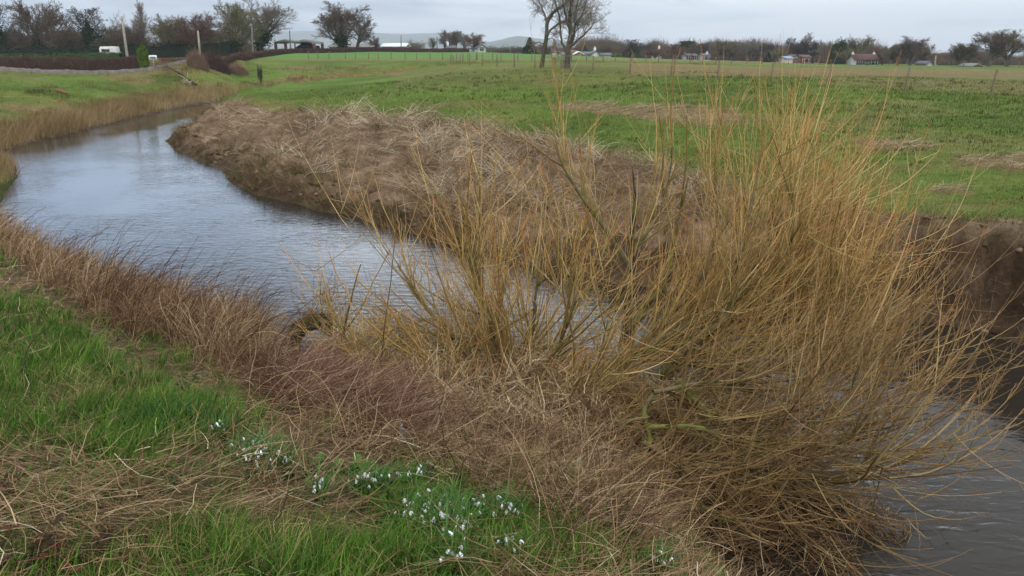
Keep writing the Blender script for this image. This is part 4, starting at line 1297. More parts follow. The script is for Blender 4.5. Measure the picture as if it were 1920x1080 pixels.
def tree_meshes(kind, seed):
    """A bare tree one unit high: trunk mesh and crown mesh."""
    global RNG, U
    RNG = np.random.default_rng(seed)
    U = RNG.uniform
    spec = {'round': dict(th=0.60, nl=20, ang=0.95, l1=0.60, n2=8, n3=7, n4=8, up=1.6, tlo=0.22, tr=0.030),
            'wide': dict(th=0.52, nl=22, ang=1.15, l1=0.78, n2=8, n3=7, n4=8, up=1.5, tlo=0.15, tr=0.032),
            'tall': dict(th=0.85, nl=18, ang=0.42, l1=0.40, n2=7, n3=6, n4=7, up=2.6, tlo=0.12, tr=0.018),
            'open': dict(th=0.55, nl=15, ang=0.9, l1=0.66, n2=8, n3=6, n4=7, up=1.5, tlo=0.28, tr=0.030),
            'stag': dict(th=0.80, nl=9, ang=0.95, l1=0.42, n2=8, n3=6, n4=7, up=1.5, tlo=0.42, tr=0.028),
            'scrub': dict(th=0.30, nl=20, ang=0.8, l1=1.5, n2=8, n3=6, n4=7, up=1.8, tlo=0.02, tr=0.018)}[kind]
    tp = grow_shoots(np.zeros((1, 3)), np.array([[RNG.normal(0, .06), RNG.normal(0, .06), 1]]), np.array([spec['th']]), np.array([0.5]), 9, 0.05)
    r0 = np.array([spec['tr']])
    l1, L1, r1 = branch_level(tp, r0, spec['nl'], spec['ang'], spec['l1'] / 1.0, np.array([spec['th']]) * 1.25, spec['up'], 8, spec['tlo'], 0.10, 0.6)
    l2, L2, r2 = branch_level(l1, r1, spec['n2'], 0.7, 0.56, L1, 1.6, 6, 0.2, 0.10)
    l3, L3, r3 = branch_level(l2, r2, spec['n3'], 0.7, 0.55, L2, 1.0, 5, 0.2, 0.12)
    l4, L4, r4 = branch_level(l3, r3, spec['n4'], 0.7, 0.6, L3, 0.8, 4, 0.2, 0.14)
    zmax = max(l.reshape(-1, 3)[:, 2].max() for l in (l2, l3, l4))
    f = 1.0 / zmax
    tr = []
    tk = np.array([1.35, 1.05] + [1 - 0.10 * k for k in range(7)])[None] * r0[0]
    co, q, tt, al = tubes(tp * f, tk * f, np.array([0.5]), 8)
    tr.append((co, q, tt, al))
    tr.append(tubes(l1 * f, taper(len(l1), 8, r1 * f, 0.35), U(0, 1, len(l1)), 5))
    cr = [tubes(l2 * f, taper(len(l2), 6, np.maximum(r2, 0.0034) * f, 0.5), U(0, 1, len(l2))),
          tubes(l3 * f, taper(len(l3), 5, np.maximum(r3, 0.0022) * f, 0.5), U(0, 1, len(l3))),
          tubes(l4 * f, taper(len(l4), 4, np.maximum(r4, 0.0016) * f, 0.5), U(0, 1, len(l4)))]

    def join(name, ch):
        cos, qs, ts, off = [], [], [], 0
        for co, q, t, a in ch:
            cos.append(co); qs.append(q + off); ts.append(t); off += len(co)
        return mesh_np(name, np.concatenate(cos), quads=np.concatenate(qs), attrs={'tint': np.concatenate(ts)})
    # ivy clumps on trunk and lower limbs
    n = 2600
    src = np.concatenate([tp.repeat(5, 0), l1[:5, :4].repeat(2, 0)[:, np.linspace(0, 3, 9).astype(int)]]) * f
    pk = src[RNG.integers(0, len(src), n), RNG.integers(0, 8, n)]
    pk = pk + RNG.normal(0, 1, (n, 3)) * np.array([0.035, 0.035, 0.05]) * (0.5 + U(0, 1, (n, 1)))
    iv = leaf_cloud(pk, 0.012)
    return join('trunk', tr), join('crown', cr), mesh_np('ivy', iv[0], quads=iv[1], attrs={'tint': iv[2]})


def leaf_cloud(p, size):
    n = len(p)
    a = RNG.normal(0, 1, (n, 3)); a /= np.linalg.norm(a, axis=1, keepdims=True)
    b_ = np.cross(a, RNG.normal(0, 1, (n, 3))); b_ /= np.linalg.norm(b_, axis=1, keepdims=True)
    s = (size * U(0.6, 1.5, n))[:, None]
    co = np.stack([p - a * s, p + b_ * s * 0.7, p + a * s, p - b_ * s * 0.7], 1).reshape(-1, 3)
    q = np.arange(n * 4).reshape(n, 4)
    return co, q, np.repeat(U(0, 1, n), 4)


def conifer_meshes(seed, kind):
    global RNG, U
    RNG = np.random.default_rng(seed)
    U = RNG.uniform
    n = 5200
    t = U(0.08, 1, n)
    a = U(0, 6.28, n)
    if kind == 'cone':
        r = (1.02 - t) * 0.26 * (0.55 + 0.45 * U(0, 1, n)) * (0.8 + 0.4 * vnoise(a * 1.5, t * 9, 3))
        z = t - r * 0.35
    elif kind == 'column':
        r = 0.26 * np.sqrt(U(0.3, 1, n)) * np.minimum(1, (1.02 - t) * 4) * (0.85 + 0.25 * vnoise(a * 1.5, t * 7, 3)) * (0.75 + 0.35 * np.sin(t * 3.1))
        z = t
    elif kind == 'shrub':
        fi = np.arccos(U(-0.2, 1, n))
        rr_ = 0.5 + 0.5 * U(0, 1, n) ** 0.5
        lob = 0.75 + 0.45 * vnoise(a * 1.3 + 3, fi * 2.2, 5)
        r = 0.5 * np.sin(fi) * rr_ * lob
        z = 0.14 + 0.8 * np.cos(fi) * rr_ * lob
    else:   # cedar plates
        lay = RNG.integers(0, 6, n) / 6
        r = 0.42 * np.sqrt(U(0, 1, n)) * (1 - 0.4 * np.abs(lay - 0.4)) * (0.55 + 0.6 * vnoise(a * 1.2, lay * 13, 7))
        z = 0.38 + 0.55 * lay + RNG.normal(0, 0.022, n) + r * 0.05
    lc = leaf_cloud(np.stack([np.cos(a) * r, np.sin(a) * r, np.clip(z, 0.01, 1)], 1), 0.026)
    tp = np.zeros((1, 6, 3)); tp[0, :, 2] = np.linspace(0, 0.85, 6)
    tb = tubes(tp, np.array([[0.03, 0.025, 0.022, 0.018, 0.012, 0.006]]), np.array([0.5]), 7)
    return mesh_np('trunk', tb[0], quads=tb[1], attrs={'tint': tb[2]}), mesh_np('crown', lc[0], quads=lc[1], attrs={'tint': lc[2]}), None


PROTO = {}
for k_, (nm, sd) in enumerate((('round', 301), ('round', 302), ('wide', 303), ('wide', 304), ('tall', 305), ('tall', 306), ('open', 307), ('open', 308), ('stag', 309), ('scrub', 310), ('scrub', 311))):
    PROTO.setdefault(nm, []).append(tree_meshes(nm, sd))
for nm, sd in (('cone', 320), ('column', 321), ('shrub', 322), ('cedar', 323)):
    PROTO[nm] = [conifer_meshes(sd, nm)]
RNG = np.random.default_rng(77)
U = RNG.uniform
MESHCACHE = {}


def recolour(me, mat):
    """One mesh per colour of twig, shared by every tree of that shape and colour."""
    key = (me.name, mat.name)
    if key not in MESHCACHE:
        c = me.copy()
        c.materials.clear()
        c.materials.append(mat)
        MESHCACHE[key] = c
    return MESHCACHE[key]


tree_no = [0]


def extents(me):
    a = np.zeros(len(me.vertices) * 3, np.float32)
    me.vertices.foreach_get('co', a)
    a = a.reshape(-1, 3)
    return np.percentile(np.abs(a[:, 0]), 97), np.percentile(a[:, 2], 98.5)


def tree(kind, u, v0, v1, wpx, D, colour, label, ivy=False, group=None, name=None, cat='tree', v=None):
    """u: column of the trunk, v0/v1: rows of foot and top, wpx: crown width in pixels of the photograph."""
    opts = PROTO[kind]
    tm, cm, im = opts[tree_no[0] % len(opts) if v is None else v % len(opts)]
    tree_no[0] += 1
    p = at_y(u, v0, D)
    gz_ = float(look(np.array([p[0]]), np.array([p[1]]))['z'][0])
    top = at_y(u, v1, D)[2]
    zb = min(gz_, p[2]) - 0.1 if abs(gz_ - p[2]) < 3 else p[2]
    zb = gz_ - 0.1
    h = top - zb
    w = wpx / FPX * D
    root = empty(name or 'bare_tree', (p[0], p[1], zb), U(0, 6.28))
    tag(root, label, cat, group)
    ex, ez = extents(cm)
    sx = w / 2 / ex
    evergreen = kind in ('cone', 'column', 'shrub', 'cedar')
    cmat = {'con': M_CON, 'bright': M_BRIGHTLEAF, 'ivy': M_IVY}[colour] if evergreen else M_TB[colour]
    for nm, me, mt in (('trunk', tm, M_DBARK if colour in ('dark', 'con') else M_TBARK), ('crown', cm, cmat), ('ivy', im, M_IVY)):
        if nm == 'ivy' and (not ivy or me is None):
            continue
        o = link(nm, recolour(me, mt), None, root)
        o.scale = (sx, sx, h / ez)
    return root


GL, GM, GR = 'trees along the lane on the left', 'trees in the middle distance', 'trees in the treeline on the right'
T = [
    # left
    ('stag', 6, 104, 9, 52, 172, 'dark', 'ivy clad tree cut by the left edge of the photo', True, GL),
    ('wide', 74, 104, 6, 92, 168, 'brown', 'big round ivy clad tree behind the hedge at far left', True, GL),
    ('scrub', 118, 104, 44, 62, 165, 'brown', 'low brown scrub tree right of the big ivy clad tree', False, GL),
    ('stag', 163, 104, 15, 66, 170, 'dark', 'two headed dark ivy tree above the white caravan', True, GL),
    ('scrub', 205, 104, 42, 58, 175, 'olive', 'olive scrub tree just left of the leaning tall pole', False, GL),
    ('tall', 267, 106, 6, 26, 190, 'grey', 'thin pale poplar poking up right of the leaning tall pole', False, GL),
    ('scrub', 254, 106, 38, 64, 168, 'brown', 'dark brown thicket tree below the thin pale poplar', True, GL),
    ('round', 319, 107, 33, 56, 160, 'olive', 'small round tree with a clear trunk behind the sale sign', False, GL),
    ('wide', 368, 106, 30, 96, 165, 'red', 'wide reddish tree behind the short pale pole', False, GL),
    ('scrub', 345, 106, 50, 60, 172, 'red', 'lower reddish thicket filling behind the wide reddish tree', False, GL),
    ('wide', 438, 104, 8, 98, 172, 'olive', 'large dense olive brown tree beside the pale open tree', True, GL),
    ('open', 490, 100, -2, 96, 180, 'grey', 'tall pale open tree at the end of the lane trees', True, GL),
    ('scrub', 30, 104, 45, 70, 180, 'dark', 'dark scrub between the two ivy clad trees at far left', False, GL),
    ('scrub', 140, 104, 55, 60, 185, 'dark', 'dark scrub behind the caravan garden hedge', False, GL),
    ('scrub', 410, 104, 50, 60, 180, 'brown', 'brown thicket under the large dense olive brown tree', False, GL),
    # middle
    ('round', 645, 95, 10, 82, 200, 'brown', 'round oak standing alone above the field hedge', True, GM),
    ('open', 670, 95, 28, 68, 205, 'brown', 'smaller open tree leaning out right of the round oak', False, GM),
    ('round', 703, 94, 70, 20, 235, 'brown', 'tiny round tree between the oak and the brick shed', False, GM),
    ('scrub', 780, 94, 77, 42, 260, 'grey', 'low pale bush behind the hedge right of the brick shed', False, GM),
    ('tall', 812, 94, 71, 18, 250, 'grey', 'short pale tree left of the group by the white gable', False, GM),
    ('round', 836, 95, 58, 28, 245, 'brown', 'ivy footed brown tree at the left of the group by the white gable', True, GM),
    ('tall', 853, 95, 59, 26, 250, 'grey', 'pale upright tree in the middle of the group by the white gable', False, GM),
    ('tall', 871, 95, 60, 26, 252, 'grey', 'pale upright tree nearest the brown leafy one by the white gable', False, GM),
    ('round', 890, 97, 64, 38, 230, 'red', 'brown leafy round tree directly beside the white gable house', False, GM),
    ('scrub', 935, 99, 86, 46, 300, 'grey', 'pale low scrub right of the white gable house', False, GM),
    ('scrub', 965, 99, 87, 40, 300, 'brown', 'brown low scrub under the blue hill', False, GM),
    ('cone', 993, 100, 71, 24, 270, 'con', 'dark evergreen left of the leaning field tree', False, GM),
    ('scrub', 1025, 101, 84, 50, 290, 'red', 'reddish scrub behind the white bungalows', False, GM),
    ('cone', 1096, 103, 84, 15, 300, 'con', 'small pointed dark evergreen right of the big field tree', False, GM),
    ('scrub', 1075, 103, 86, 46, 300, 'brown', 'brown scrub behind the trunk of the big field tree', False, GM),
    # right treeline
    ('scrub', 1115, 104, 86, 36, 300, 'olive', 'olive thicket behind the grey bungalow roofs', False, GR),
    ('round', 1139, 105, 84, 30, 290, 'brown', 'round brown tree behind the grey bungalow roofs', False, GR),
    ('shrub', 1156, 107, 99, 22, 250, 'bright', 'bright green garden bush at the end of the grey roof', False, GR),
    ('stag', 1181, 108, 74, 34, 265, 'dark', 'stag headed ivy tree standing above the treeline', True, GR),
    ('stag', 1197, 108, 80, 24, 275, 'dark', 'smaller ivy tree at the shoulder of the stag headed one', True, GR),
    ('round', 1212, 109, 83, 24, 280, 'dark', 'dark round tree right of the two ivy trees', False, GR),
    ('scrub', 1228, 110, 90, 40, 255, 'red', 'rusty coloured garden scrub beside the white chimney', False, GR),
    ('scrub', 1166, 108, 88, 40, 285, 'red', 'reddish thicket below the stag headed ivy tree', False, GR),
    ('wide', 1258, 111, 83, 54, 260, 'red', 'broad brown dome of a tree left of the cedar', False, GR),
    ('cedar', 1286, 111, 78, 26, 290, 'con', 'dark flat topped cedar in the treeline', False, GR),
    ('round', 1303, 111, 80, 34, 285, 'brown', 'brown tree directly right of the flat topped cedar', False, GR),
    ('wide', 1346, 110, 77, 60, 285, 'olive', 'wide olive brown tree behind the white cottages', False, GR),
    ('wide', 1375, 110, 79, 44, 290, 'brown', 'broad brown tree in the wood beside the wide olive brown one', False, GR),
    ('round', 1402, 110, 76, 40, 285, 'grey', 'pale pink topped tree in the wood left of the dark evergreens', False, GR),
    ('round', 1432, 112, 83, 24, 280, 'dark', 'dark tree where the treeline dips', False, GR),
    ('scrub', 1452, 113, 93, 44, 270, 'olive', 'olive garden scrub left of the blue roof', False, GR),
    ('cone', 1440, 112, 98, 12, 265, 'con', 'little pointed evergreen left of the olive garden scrub', False, GR),
    ('stag', 1478, 113, 71, 20, 270, 'dark', 'slender umbrella headed tree left of the pale poplar', False, GR),
    ('tall', 1504, 113, 63, 28, 280, 'grey', 'tall pale pinkish poplar above the red brick house', False, GR),
    ('round', 1494, 113, 78, 30, 275, 'dark', 'dark tree at the left foot of the pale poplar', False, GR),
    ('round', 1524, 114, 77, 34, 270, 'dark', 'dark tree at the right foot of the pale poplar', False, GR),
    ('stag', 1548, 115, 78, 30, 265, 'grey', 'pale half dead tree right of the poplar', False, GR),
    ('shrub', 1572, 115, 77, 34, 262, 'ivy', 'dense dark ivy covered tree left of the white house', False, GR),
    ('wide', 1612, 117, 71, 54, 270, 'olive', 'pale olive tree rising behind the white house', False, GR),
    ('scrub', 1592, 117, 90, 44, 255, 'olive', 'olive thicket at the left gable of the white house', False, GR),
    ('scrub', 1655, 118, 86, 56, 250, 'red', 'reddish thicket at the right gable of the white house', False, GR),
    ('wide', 1682, 120, 84, 52, 235, 'olive', 'broad olive tree right of the white house', False, GR),
    ('round', 1707, 121, 71, 50, 230, 'brown', 'tall round brown tree right of the broad olive one', False, GR),
    ('open', 1735, 122, 84, 48, 225, 'brown', 'thin open tree above the small white gable', False, GR),
    ('round', 1798, 124, 83, 40, 205, 'brown', 'bare tree first after the gap at right', False, GR),
    ('round', 1818, 125, 82, 36, 205, 'olive', 'bare tree touching the first one after the gap', False, GR),
    ('round', 1853, 126, 60, 62, 195, 'brown', 'tall round tree near the right edge of the photo', False, GR),
    ('round', 1888, 127, 59, 48, 195, 'olive', 'tall tree second from the right edge of the photo', False, GR),
    ('round', 1922, 127, 70, 44, 195, 'brown', 'bare tree cut by the right edge of the photo', False, GR),
]
for kind, u, v0, v1, w, D, colr, lab, ivy_, grp in T:
    tree(kind, u, v0, v1, w, D, colr, lab, ivy_, grp, {'cone': 'conifer', 'cedar': 'cedar_tree', 'shrub': 'evergreen_tree'}.get(kind))
tree('column', 270, 120, 82, 17, 96, 'bright', 'clipped bright topped cypress beside the sale sign', False, None, 'cypress')


def twig_bush(label, u, v0, v1, w, mat, group='bushes on the far bank', n=2600):
    c = hit_later(u, v0)
    D = c[1]
    h = (v0 - v1) / FPX * D
    hw_ = w / 2 / FPX * D
    a, r_ = U(0, 6.28, n), U(0, 1, n) ** .6
    x, y = np.cos(a) * r_ * hw_ * 1.05, np.sin(a) * r_ * hw_ * .9
    dome = np.sqrt(np.clip(1 - 0.97 * r_, 0, 1)) * (0.55 + 0.75 * vnoise(x * 1.6 + u, y * 1.6, 3)) * U(.75, 1.15, n)
    P = stems(x, y, look(x + c[0], y + c[1])['z'] - c[2] + h * 0.55 * dome * U(0, 1, n), h * dome * U(.2, .8, n), np.pi / 2 - a + RNG.normal(0, .9, n), U(0, .9, n), U(-.3, .6, n), 5, .2)
    root = tag(empty('bare_bush', c), label, 'bush', group)
    build('crown', [tubes(P, taper(n, 5, U(.010, .022, n), .4), np.clip(U(0, 1, n) * .6 + .4 * vnoise(x * 2, y * 2, 9), 0, 1))], mat, root)
    n2 = 14
    x, y = RNG.normal(0, hw_ * .3, n2), RNG.normal(0, hw_ * .3, n2)
    P = stems(x, y, look(x + c[0], y + c[1])['z'] - c[2] - .1, np.full(n2, h * .75), U(0, 6.28, n2), U(0, .4, n2), U(0, .5, n2), 6)
    P = np.concatenate([P[:, :1] * 0 + [[[0, 0, -.3]]], P], 1)
    build('stems', [tubes(P, taper(n2, 7, U(.03, .05, n2), .4), U(0, .3, n2), 5)], mat, root)


def hit_later(u, v):
    d = ray(u, v)
    ts = np.exp(np.linspace(math.log(1.2), math.log(300), 4000))
    p = np.array([0, 0, CAMZ])[None] + d[None] * ts[:, None]
    k = np.where(p[:, 2] < look(p[:, 0], p[:, 1])['z'])[0][0]
    return p[k]


M_BUSHM = stem_mat('maroon_bush', [(0, (0.05, 0.028, 0.026)), (1, (0.13, 0.075, 0.068))])
M_BUSHT = stem_mat('tan_bush', [(0, (0.12, 0.075, 0.05)), (1, (0.30, 0.20, 0.14))])
twig_bush('dense maroon leafless bush on the far bank above the bend', 404, 131, 92, 50, M_BUSHM)
twig_bush('pale tan bush left of the maroon one on the far bank', 371, 128, 92, 34, M_BUSHT)
twig_bush('low rust brown bush right of the maroon one on the far bank', 446, 138, 118, 36, M_BUSHT)
tree('scrub', 487, 138, 123, 9, 100, 'dark', 'small dark bush alone on the green slope', False, None, 'bare_bush', 'bush')

# far woods that read as one mass
ch = []
wood = []
for u0, u1, D, v_, h0 in ((1090, 1560, 330, 108, 7.5), (1540, 1780, 300, 116, 7.5), (1760, 2010, 240, 124, 4.5), (-260, 470, 215, 100, 6.5), (900, 1100, 340, 100, 3.5)):
    n = int((u1 - u0) * 4.2)
    us = U(u0, u1, n)
    for uu in us:
        p = at_y(uu, v_, D + U(-12, 25))
        wood.append((p[0], p[1], h0 * U(0.45, 0.9) * (0.55 + 0.9 * float(vnoise(np.array([uu * 0.035]), np.array([D * 1.0]), 3)[0]))))
wood = np.array(wood)
wzz = look(wood[:, 0], wood[:, 1])['z']
ix = np.repeat(np.arange(len(wood)), 34)
N = len(ix)
P = stems(wood[ix, 0] + RNG.normal(0, 1.2, N), wood[ix, 1] + RNG.normal(0, 1.2, N), wzz[ix] + wood[ix, 2] * U(0, 0.55, N), wood[ix, 2] * U(0.25, 0.6, N), U(0, 6.28, N), U(0.1, 0.9, N), U(-0.3, 0.5, N), 4, 0.3)
tag(build('woodland', [tubes(P, taper(N, 4, U(0.03, 0.06, N), 0.4), np.clip(U(0, 1, len(wood))[ix] * 0.8 + U(0, 0.2, N), 0, 1))], M_TB['brown']), 'brown winter woodland behind the houses along the horizon', 'woodland', kind='stuff')

# ------------------------------------------------------------------ the two trees in the pasture
def field_tree(label, limbs, lv, mat, cat='tree'):
    p0 = at_y(*limbs[0][0][0])
    zg = float(look(np.array([p0[0]]), np.array([p0[1]]))['z'][0])
    root = empty('bare_tree', (p0[0], p0[1], zg - 0.1))
    tag(root, label, cat, 'pair of trees in the pasture')
    loc = np.array(root.location)
    ch = []
    for k, (tr, r0, r1) in enumerate(limbs):
        pa = smooth_path([at_y(*t) for t in tr], 14)
        if k == 0:
            pa[0, 2] = zg - 0.1
        pa[1:-1] += RNG.normal(0, 0.03, pa[1:-1].shape)
        limb_obj('trunk' if k == 0 else 'limb', pa, r0, r1, M_TBARK, root, 10)
        K0 = len(pa)
        L0 = np.array([np.linalg.norm(np.diff(pa, axis=0), axis=1).sum()])
        R0_ = np.array([r0])
        l2, L2, r2 = branch_level(pa[None], R0_ * 0.6, lv[k] + 3, 0.8, 0.62, np.minimum(L0, 5.0), 0.12, 7, 0.35 if k == 0 else 0.2, 0.12, 0.5)
        l3, L3, r3 = branch_level(l2, r2, 7, 0.75, 0.5, L2, 0.2, 6, 0.15, 0.14)
        l4, L4, r4 = branch_level(l3, r3, 7, 0.75, 0.55, L3, 0.1, 5, 0.15, 0.16)
        l5, L5, r5 = branch_level(l4, r4, 4, 0.7, 0.55, L4, 0.0, 4, 0.2, 0.18)
        for l, r, mn, K in ((l2, r2, 0.020, 7), (l3, r3, 0.012, 6), (l4, r4, 0.008, 5), (l5, r5, 0.0055, 4)):
            ch.append(tubes(l - loc, taper(len(l), K, np.maximum(r, mn), 0.5), U(0, 1, len(l))))
    build('crown', ch, mat, root)
    return root


DT = 82
field_tree('slimmer leaning tree at the left of the pair in the pasture',
           [([(1015, 129, DT), (1021, 95, DT), (1026, 62, DT), (1026, 40, DT), (1040, 20, DT), (1058, 8, DT), (1072, -8, DT), (1080, -30, DT)], 0.25, 0.08),
            ([(1026, 68, DT), (1034, 55, DT), (1050, 43, DT), (1066, 36, DT), (1078, 22, DT)], 0.15, 0.05),
            ([(1026, 42, DT), (1018, 20, DT + .5), (1010, 0, DT + 1), (1004, -20, DT + 1)], 0.12, 0.04),
            ([(1021, 98, DT), (1034, 98, DT - 1), (1044, 99, DT - 1.5), (1054, 104, DT - 2)], 0.07, 0.02),
            ([(1023, 86, DT), (1013, 80, DT - .5), (1004, 82, DT - .5), (998, 88, DT)], 0.06, 0.02),
            ([(1027, 74, DT), (1036, 72, DT), (1043, 80, DT - 1)], 0.05, 0.02)],
           [9, 8, 7, 4, 4, 4], M_TB['grey'])
field_tree('taller stout grey tree at the right of the pair in the pasture',
           [([(1063, 131, DT - 2), (1064, 110, DT - 2), (1066, 90, DT - 2), (1069, 60, DT - 2), (1068, 30, DT - 2), (1072, 0, DT - 2), (1074, -30, DT - 2)], 0.36, 0.08),
            ([(1067, 88, DT - 2), (1076, 70, DT - 2), (1077, 45, DT - 2), (1080, 15, DT - 2), (1088, -20, DT - 2)], 0.16, 0.05),
            ([(1067, 90, DT - 2), (1080, 78, DT - 2.5), (1093, 66, DT - 3), (1105, 56, DT - 3), (1115, 40, DT - 3)], 0.15, 0.04),
            ([(1063, 95, DT - 2), (1055, 84, DT - 1.5), (1051, 60, DT - 1), (1049, 30, DT - 1), (1040, 0, DT - 1), (1032, -25, DT)], 0.15, 0.05),
            ([(1069, 55, DT - 2), (1060, 30, DT - 2.5), (1056, 5, DT - 3), (1058, -25, DT - 3)], 0.14, 0.04),
            ([(1077, 50, DT - 2), (1090, 30, DT - 1.5), (1098, 10, DT - 1), (1104, -15, DT - 1)], 0.11, 0.04)],
           [9, 8, 9, 8, 8, 8], M_TB['grey'])
# ------------------------------------------------------------------ placing things on the ground
def hit(u, v, dmax=400):
    """Where a line of sight from the bridge meets the ground."""
    d = ray(u, v)
    ts = np.exp(np.linspace(math.log(1.2), math.log(dmax), 4000))
    p = np.array([0, 0, CAMZ])[None] + d[None] * ts[:, None]
    g = look(p[:, 0], p[:, 1])['z']
    below = np.where(p[:, 2] < np.maximum(g, 0))[0]
    k = below[0] if len(below) else len(ts) - 1
    q = p[k].copy()
    q[2] = g[k]
    return q


def gz1(x, y):
    return float(look(np.array([x]), np.array([y]))['z'][0])


def boxes_mesh(name, bs):
    """Boxes (x0,x1,y0,y1,z0,z1) in one mesh."""
    co, q = [], []
    for x0, x1, y0, y1, z0, z1 in bs:
        n = len(co)
        co += [(x0, y0, z0), (x1, y0, z0), (x1, y1, z0), (x0, y1, z0), (x0, y0, z1), (x1, y0, z1), (x1, y1, z1), (x0, y1, z1)]
        q += [[n + a for a in f] for f in ((0, 3, 2, 1), (4, 5, 6, 7), (0, 1, 5, 4), (1, 2, 6, 5), (2, 3, 7, 6), (3, 0, 4, 7))]
    return mesh_np(name, co, quads=q, smooth=False)


WALLM = {'white': plain_mat('white_render', (0.46, 0.45, 0.42), (0.62, 0.61, 0.58), 0.8), 'brick': plain_mat('orange_brick', (0.20, 0.10, 0.06), (0.29, 0.16, 0.10), 1.5),
         'redbrick': plain_mat('red_brick', (0.15, 0.06, 0.045), (0.22, 0.095, 0.07), 1.5), 'grey': plain_mat('grey_cladding', (0.16, 0.16, 0.16), (0.25, 0.25, 0.25), 0.6),
         'wood': plain_mat('brown_boards', (0.10, 0.06, 0.035), (0.17, 0.11, 0.065), 1.2), 'cream': plain_mat('cream_render', (0.50, 0.44, 0.34), (0.62, 0.56, 0.46), 0.8)}
ROOFM = {'slate': plain_mat('slate_roof', (0.075, 0.08, 0.095), (0.14, 0.145, 0.165), 1.4), 'darkred': plain_mat('dark_red_tiles', (0.055, 0.022, 0.018), (0.10, 0.042, 0.034), 1.6),
         'red': plain_mat('red_tiles', (0.12, 0.045, 0.03), (0.20, 0.08, 0.055), 1.6), 'white': plain_mat('pale_sheet_roof', (0.60, 0.62, 0.64), (0.72, 0.74, 0.76), 0.5),
         'sheet': plain_mat('grey_sheet_roof', (0.16, 0.155, 0.145), (0.25, 0.24, 0.23), 0.5), 'blue': plain_mat('blue_grey_roof', (0.20, 0.26, 0.36), (0.28, 0.34, 0.45), 0.6),
         'brownroof': plain_mat('brown_tiles', (0.09, 0.06, 0.045), (0.15, 0.10, 0.075), 1.6), 'rust': plain_mat('rusty_steel', (0.10, 0.03, 0.02), (0.20, 0.065, 0.04), 2.0)}
m, nt, b = new_mat('window_glass')
b.inputs['Base Color'].default_value = (0.02, 0.024, 0.03, 1)
b.inputs['Roughness'].default_value = 0.1
M_GLASS = m
M_FRAME = plain_mat('white_frame', (0.65, 0.65, 0.63), (0.75, 0.75, 0.73), 2)
M_SOIL = plain_mat('black_heap', (0.012, 0.012, 0.013), (0.03, 0.028, 0.026), 1.5, bump=0.5)


